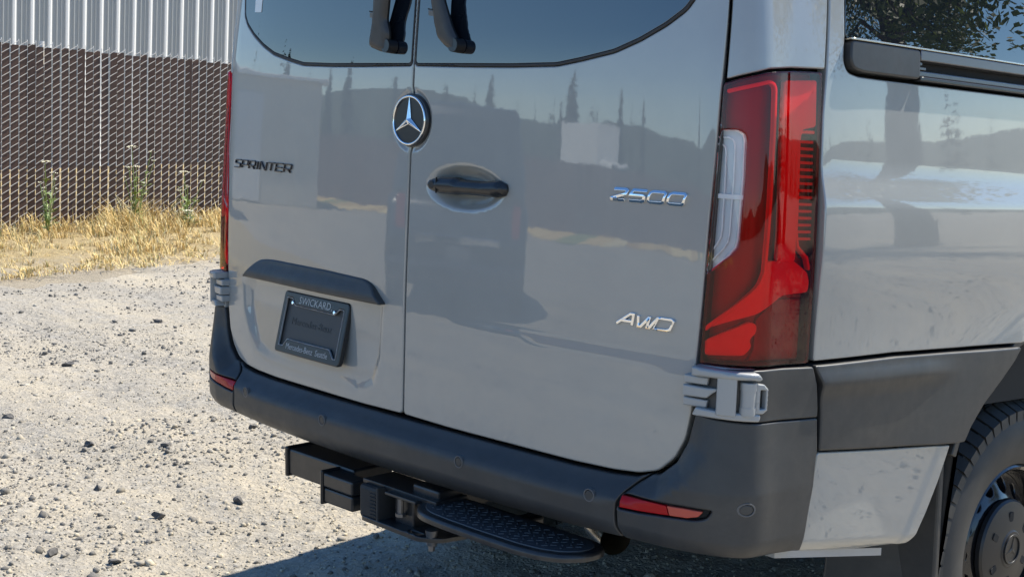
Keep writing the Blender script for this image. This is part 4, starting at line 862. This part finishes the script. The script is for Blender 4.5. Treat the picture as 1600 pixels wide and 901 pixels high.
# ------------------------------------------------------------------ the place behind the camera, seen mirrored in paint and glass
def build_surroundings():
    # hills
    n = 160; V = []; fc = []
    for i in range(n):
        a = 2*math.pi*i/n; h = 13+6*math.sin(a*3+1)+4*math.sin(a*7+.5)+2.*math.sin(a*17)
        for r, z in ((150, -1.), (190, h*.45), (240, h*.8), (300, h), (420, -2)): V.append((r*math.cos(a), r*math.sin(a), z))
    for i in range(n):
        for k in range(4): j = (i+1) % n; fc.append((i*5+k, j*5+k, j*5+k+1, i*5+k+1))
    o = obj('hills', V, fc, 'hill', None, True); o['kind'] = 'structure'; o['label'] = 'low wooded hills around the lot'
    # far wood
    b = MB(); r = random.Random(5)
    for i in range(620):
        a = r.uniform(0, 6.283); d = r.uniform(75, 150); x, y = d*math.cos(a), d*math.sin(a); h = r.choice((4.5, 6, 7.5, 5))*r.uniform(.7, 1.15)*(d/100)
        if r.random() < .06: h *= 1.7
        for t in range(46):
            f = r.uniform(.05, 1.)**.85; L = h*.20*(1.05-f)*r.uniform(.5, 1.2)+.12; g = r.uniform(0, 6.283); ca, sa = math.cos(g), math.sin(g); z = h*f+GZ; w = L*.34
            b.v += [(x, y, z+L*.15), (x+ca*L*.55-sa*w, y+sa*L*.55+ca*w, z-L*.1), (x+ca*L, y+sa*L, z-L*.35), (x+ca*L*.55+sa*w, y+sa*L*.55-ca*w, z-L*.1-r.uniform(0, .2))]
            q = len(b.v)-4; b.f.append((q, q+1, q+2, q+3))
    o = obj('far_wood', b.v, b.f, 'conifer'); o['kind'] = 'stuff'; o['label'] = 'dark conifer wood beyond the lot'
    # boundary fence behind the camera
    fe = thing('board_fence', (-18, -30, GZ), 'long dark board fence along the far side of the lot behind the camera', 'fence')
    me = None
    p0, p1 = Vector((-46, -14, 0)), Vector((8, -42, 0)); d = (p1-p0); L = d.length; d.normalize(); N = 150
    bb = MB(); bb.box((0, 0, .95), (L/N*.97, .03, 1.9), 0); me = mesh('board', bb.v, bb.f, 'slat')
    for k in range(N):
        c = bpy.data.objects.new('board', me); COL.objects.link(c); c.parent = fe; c.matrix_parent_inverse = Matrix.Translation((18, 30, -GZ))
        c.location = p0+d*(L*(k+.5)/N)+Vector((0, 0, GZ)); c.rotation_euler = (0, 0, math.atan2(d.y, d.x))
    m = MB(); nrm = Vector((-d.y, d.x, 0)); nrm = nrm if nrm.y > 0 else -nrm
    for k in range(60):
        a = p0+d*(L*k/60); b2 = p0+d*(L*(k+1)/60); w0, w1 = 5.+1.6*math.sin(k*.9)+.8*math.sin(k*2.3), 5.+1.6*math.sin(k*.9+.9)+.8*math.sin(k*2.3+2.3)
        m.add([a+Vector((0, 0, GZ+.03)), b2+Vector((0, 0, GZ+.03)), b2+nrm*w1+Vector((0, 0, GZ+.012)), a+nrm*w0+Vector((0, 0, GZ+.012))], [(0, 1, 2, 3)])
    o = m.build('far_verge', 'grass', None); o['kind'] = 'structure'; o['label'] = 'strip of straw-coloured grass along the far board fence'
    # box truck beyond it
    def truck(c, ang, label):
        t = thing('box_truck', c, label, 'truck'); R = Matrix.Rotation(ang, 3, 'Z'); C = Vector(c)
        b = MB(); b.box(C+R@Vector((-1, 0, 2.35)), (5.2, 2.3, 2.7), .04, R); b.build('cargo_box', 'whitepaint', t)
        b = MB(); b.box(C+R@Vector((2.75, 0, 1.55)), (1.7, 2.1, 1.7), .18, R); b.build('cab', 'whitepaint', t)
        b = MB(); b.box(C+R@Vector((3.35, 0, 1.95)), (.56, 1.8, .62), .05, R); b.build('windscreen', 'carglass', t)
        b = MB(); b.box(C+R@Vector((.2, 0, .8)), (6.6, 1.0, .3), .02, R); b.build('chassis', 'matte', t)
        for x in (-2.2, 2.6):
            for y in (-1, 1):
                b = MB(); b.tube([C+R@Vector((x, y*.85, .48)), C+R@Vector((x, y*1.1, .48))], .48, 20); b.build('wheel', 'tyre', t)
        return t
    truck((-29.6, -42.6, GZ), .4, 'white box truck parked beyond the far board fence')
    # dark sport utility vehicle, its tail towards the van
    c = Vector((-7.3, -6.95, GZ)); ang = math.atan2(-.69, -.73); Rm = Matrix.Rotation(ang, 4, 'Z'); T = Matrix.Translation(c)@Rm
    sv = thing('parked_suv', c, 'black sport utility vehicle parked with its tail towards the rear of the van', 'car')
    def put(o): o.data.transform(T); return o
    side = [(-2.35, .48), (-2.42, .72), (-2.36, 1.12), (-.2, 1.16), (1.15, 1.14), (2.2, 1.06), (2.42, .92), (2.46, .6), (2.3, .42)]
    b = MB(); b.prism(side, 'Y', -1.0, 1.0); o = b.build('body', 'carblack', sv); put(o); bm_bevel(o, .09)
    V = [(-2.32, -.97, 1.10), (1.25, -.97, 1.10), (1.25, .97, 1.10), (-2.32, .97, 1.10), (-2.10, -.78, 1.86), (.35, -.76, 1.86), (.35, .76, 1.86), (-2.10, .78, 1.86)]
    o = obj('cabin', V, [(0, 3, 2, 1), (4, 5, 6, 7), (0, 1, 5, 4), (1, 2, 6, 5), (2, 3, 7, 6), (3, 0, 4, 7)], 'carblack', sv); put(o); bm_bevel(o, .06)
    F = flat((-2.325, 0, 1.12), (0, -1, 0), (.22, 0, .76)); put(sheet('rear_window', [(-.84, .06), (.84, .06), (.70, .66), (-.70, .66)], 'carglass', sv, F=F, d=.012, edge=.003, thick=.02, res=.2, rad=.06))
    F = flat((1.26, 0, 1.12), (0, 1, 0), (-.9, 0, .76)); put(sheet('windscreen', [(-.86, .06), (.86, .06), (.70, 1.08), (-.70, 1.08)], 'carglass', sv, F=F, d=.012, edge=.003, thick=.02, res=.2, rad=.05))
    for q in (-1, 1):
        F = flat((-2.39, q*.80, .98), (0, -1, 0), (.03, 0, 1)); put(sheet('tail_light', [(-.07, -.13), (.07, -.13), (.06, .13), (-.06, .13)], 'redplastic', sv, F=F, d=.02, edge=.01, thick=.06, res=.05, rad=.03))
        for x in (-1.5, 1.5):
            b = MB(); b.tube([(x, q*.80, .39), (x, q*1.02, .39)], .39, 28); put(b.build('wheel', 'tyre', sv, angle=.6))
            b = MB(); b.tube([(x, q*1.01, .39), (x, q*1.035, .39)], .25, 24); put(b.build('rim', 'satin', sv, angle=.6))
        F = flat((-.55, q*.985, 1.14), (-q, 0, 0), (0, -q*.21, .74)); put(sheet('side_window', [(-1.3, .06), (1.45, .06), (1.28, .62), (-.78, .62)], 'carglass', sv, F=F, d=.02, edge=.004, thick=.03, res=.2, rad=.05))
    F = flat((-2.42, 0, .80), (0, -1, 0), (0, 0, 1)); put(sheet('trim_strip', rect(-.55, .55, -.03, .03), 'chrome', sv, F=F, d=.02, edge=.006, thick=.05, res=.1, rad=.02)); put(sheet('number_plate', rect(-.16, .16, -.20, -.05), 'satin', sv, F=F, d=.02, edge=.004, thick=.04, res=.1, rad=.01))
    b = MB(); b.box((-2.42, 0, .52), (.20, 1.94, .24), .05); put(b.build('bumper', 'carblack', sv))
    # beige cladding shed to the left
    b = thing('beige_shed', (-28, -10, GZ), 'long beige shed at the left end of the far board fence', 'building')
    m = MB(); m.box((-31, -9, 1.5), (8, 13, 3.1), .03); m.build('wall', 'beigepaint', b)
    m = MB(); m.box((-31, -9, 3.15), (8.6, 13.6, .2), .03); m.build('roof', 'whitepaint', b)
    m = MB(); m.box((-26.97, -9, 1.2), (.06, 3.6, 2.4), .01); m.build('roller_door', 'whitepaint', b)
    # conifers rising above the wood
    def conifer(x, y, h, label):
        t = thing('conifer_tree', (x, y, GZ), label, 'tree', 'tall conifers beyond the lot'); r = random.Random(int(x*13+y*7))
        m = MB(); m.tube([(x, y, GZ), (x, y, h*.96)], [h*.022, .03], 8); m.build('trunk', 'bark', t)
        m = MB()
        for k in range(260):
            f = r.uniform(.10, 1.)**.8; z = h*f; L = h*.19*(1.04-f)*r.uniform(.6, 1.15)+.1; a = r.uniform(0, 6.283)
            d = Vector((math.cos(a), math.sin(a), -.30)); s0 = Vector((x, y, z)); sd = Vector((-d.y, d.x, 0))*L*.28
            m.add([s0, s0+d*L*.6+sd, s0+d*L, s0+d*L*.6-sd], [(0, 1, 2, 3)]); m.add([s0+Vector((0, 0, .1)), s0+d*L*.55+sd*.3+Vector((0, 0, L*.18)), s0+d*L*.9, s0+d*L*.5-Vector((0, 0, L*.2))], [(0, 1, 2, 3)])
        m.build('crown', 'conifer', t)
    for k, (x, y, h) in enumerate(((-70, -42, 12), (-72, -47, 14), (-66, -50, 11), (-62, -55, 10), (-58, -58, 13), (-50, -64, 9), (-47, -62, 15), (-44, -68, 12), (-38, -66, 10), (-30, -74, 13), (-76, -36, 15), (-80, -30, 11))):
        conifer(x, y, h*.66, 'tall dark conifer standing above the wood beyond the lot')
    # broadleaf tree ahead on the right, hanging over the lot
    c = Vector((9.2, 13.2, GZ)); t = thing('broadleaf_tree', c, 'big broadleaf tree with low hanging branches right of the van', 'tree'); r = random.Random(3)
    m = MB(); m.tube([c, c+Vector((.1, -.1, 2.)), c+Vector((-.1, .1, 5.2)), c+Vector((.2, 0, 8))], [.34, .27, .2, .08], 14); 
    tips = []
    lm = MB()
    for k in range(26):
        a = r.uniform(0, 6.283); z0 = r.uniform(3.9, 7.2); L = r.uniform(2.4, 4.8)*(1.15-.07*z0); s0 = c+Vector((0, 0, z0)); e = s0+Vector((math.cos(a)*L, math.sin(a)*L, r.uniform(-.4, 1.4)))
        mid = s0.lerp(e, .5)+Vector((r.uniform(-.3, .3), r.uniform(-.3, .3), .45)); lm.tube([s0, mid, e], [.085, .05, .015], 7)
        for f in np.linspace(.3, 1, 7): tips.append(s0.lerp(mid, f*2) if f < .5 else mid.lerp(e, f*2-1))
        for q in range(4):
            p = mid.lerp(e, r.uniform(.1, 1)); e2 = p+Vector((r.uniform(-1, 1), r.uniform(-1, 1), r.uniform(-1.1, .5))); lm.tube([p, e2], [.02, .006], 5); tips += [e2, p.lerp(e2, .5)]
    m.build('trunk', 'bark', t, angle=1.); lm.build('limb', 'bark', t, angle=1.)
    V = []; F_ = []; k = 0
    for i in range(19000):
        p = r.choice(tips); g = Vector((r.gauss(0, .30), r.gauss(0, .30), r.gauss(-.1, .30)))+p; s_ = r.uniform(.05, .10)
        a = Vector((r.gauss(0, 1), r.gauss(0, 1), r.gauss(0, .6))).normalized(); q = a.orthogonal().normalized()
        V += [g, g+(a*.5+q*.45)*s_*1.4, g+a*s_*1.6, g+(a*.5-q*.45)*s_*1.4]; F_.append((k, k+1, k+2, k+3)); k += 4
    o = obj('crown', V, F_, 'leaf', t)
def bm_bevel(o, w):
    bm = bmesh.new(); bm.from_mesh(o.data); bmesh.ops.recalc_face_normals(bm, faces=bm.faces[:]); bmesh.ops.bevel(bm, geom=bm.edges[:], offset=w, segments=3, affect='EDGES', profile=.5)
    for f in bm.faces: f.smooth = True
    bm.to_mesh(o.data); bm.free()
build_surroundings()
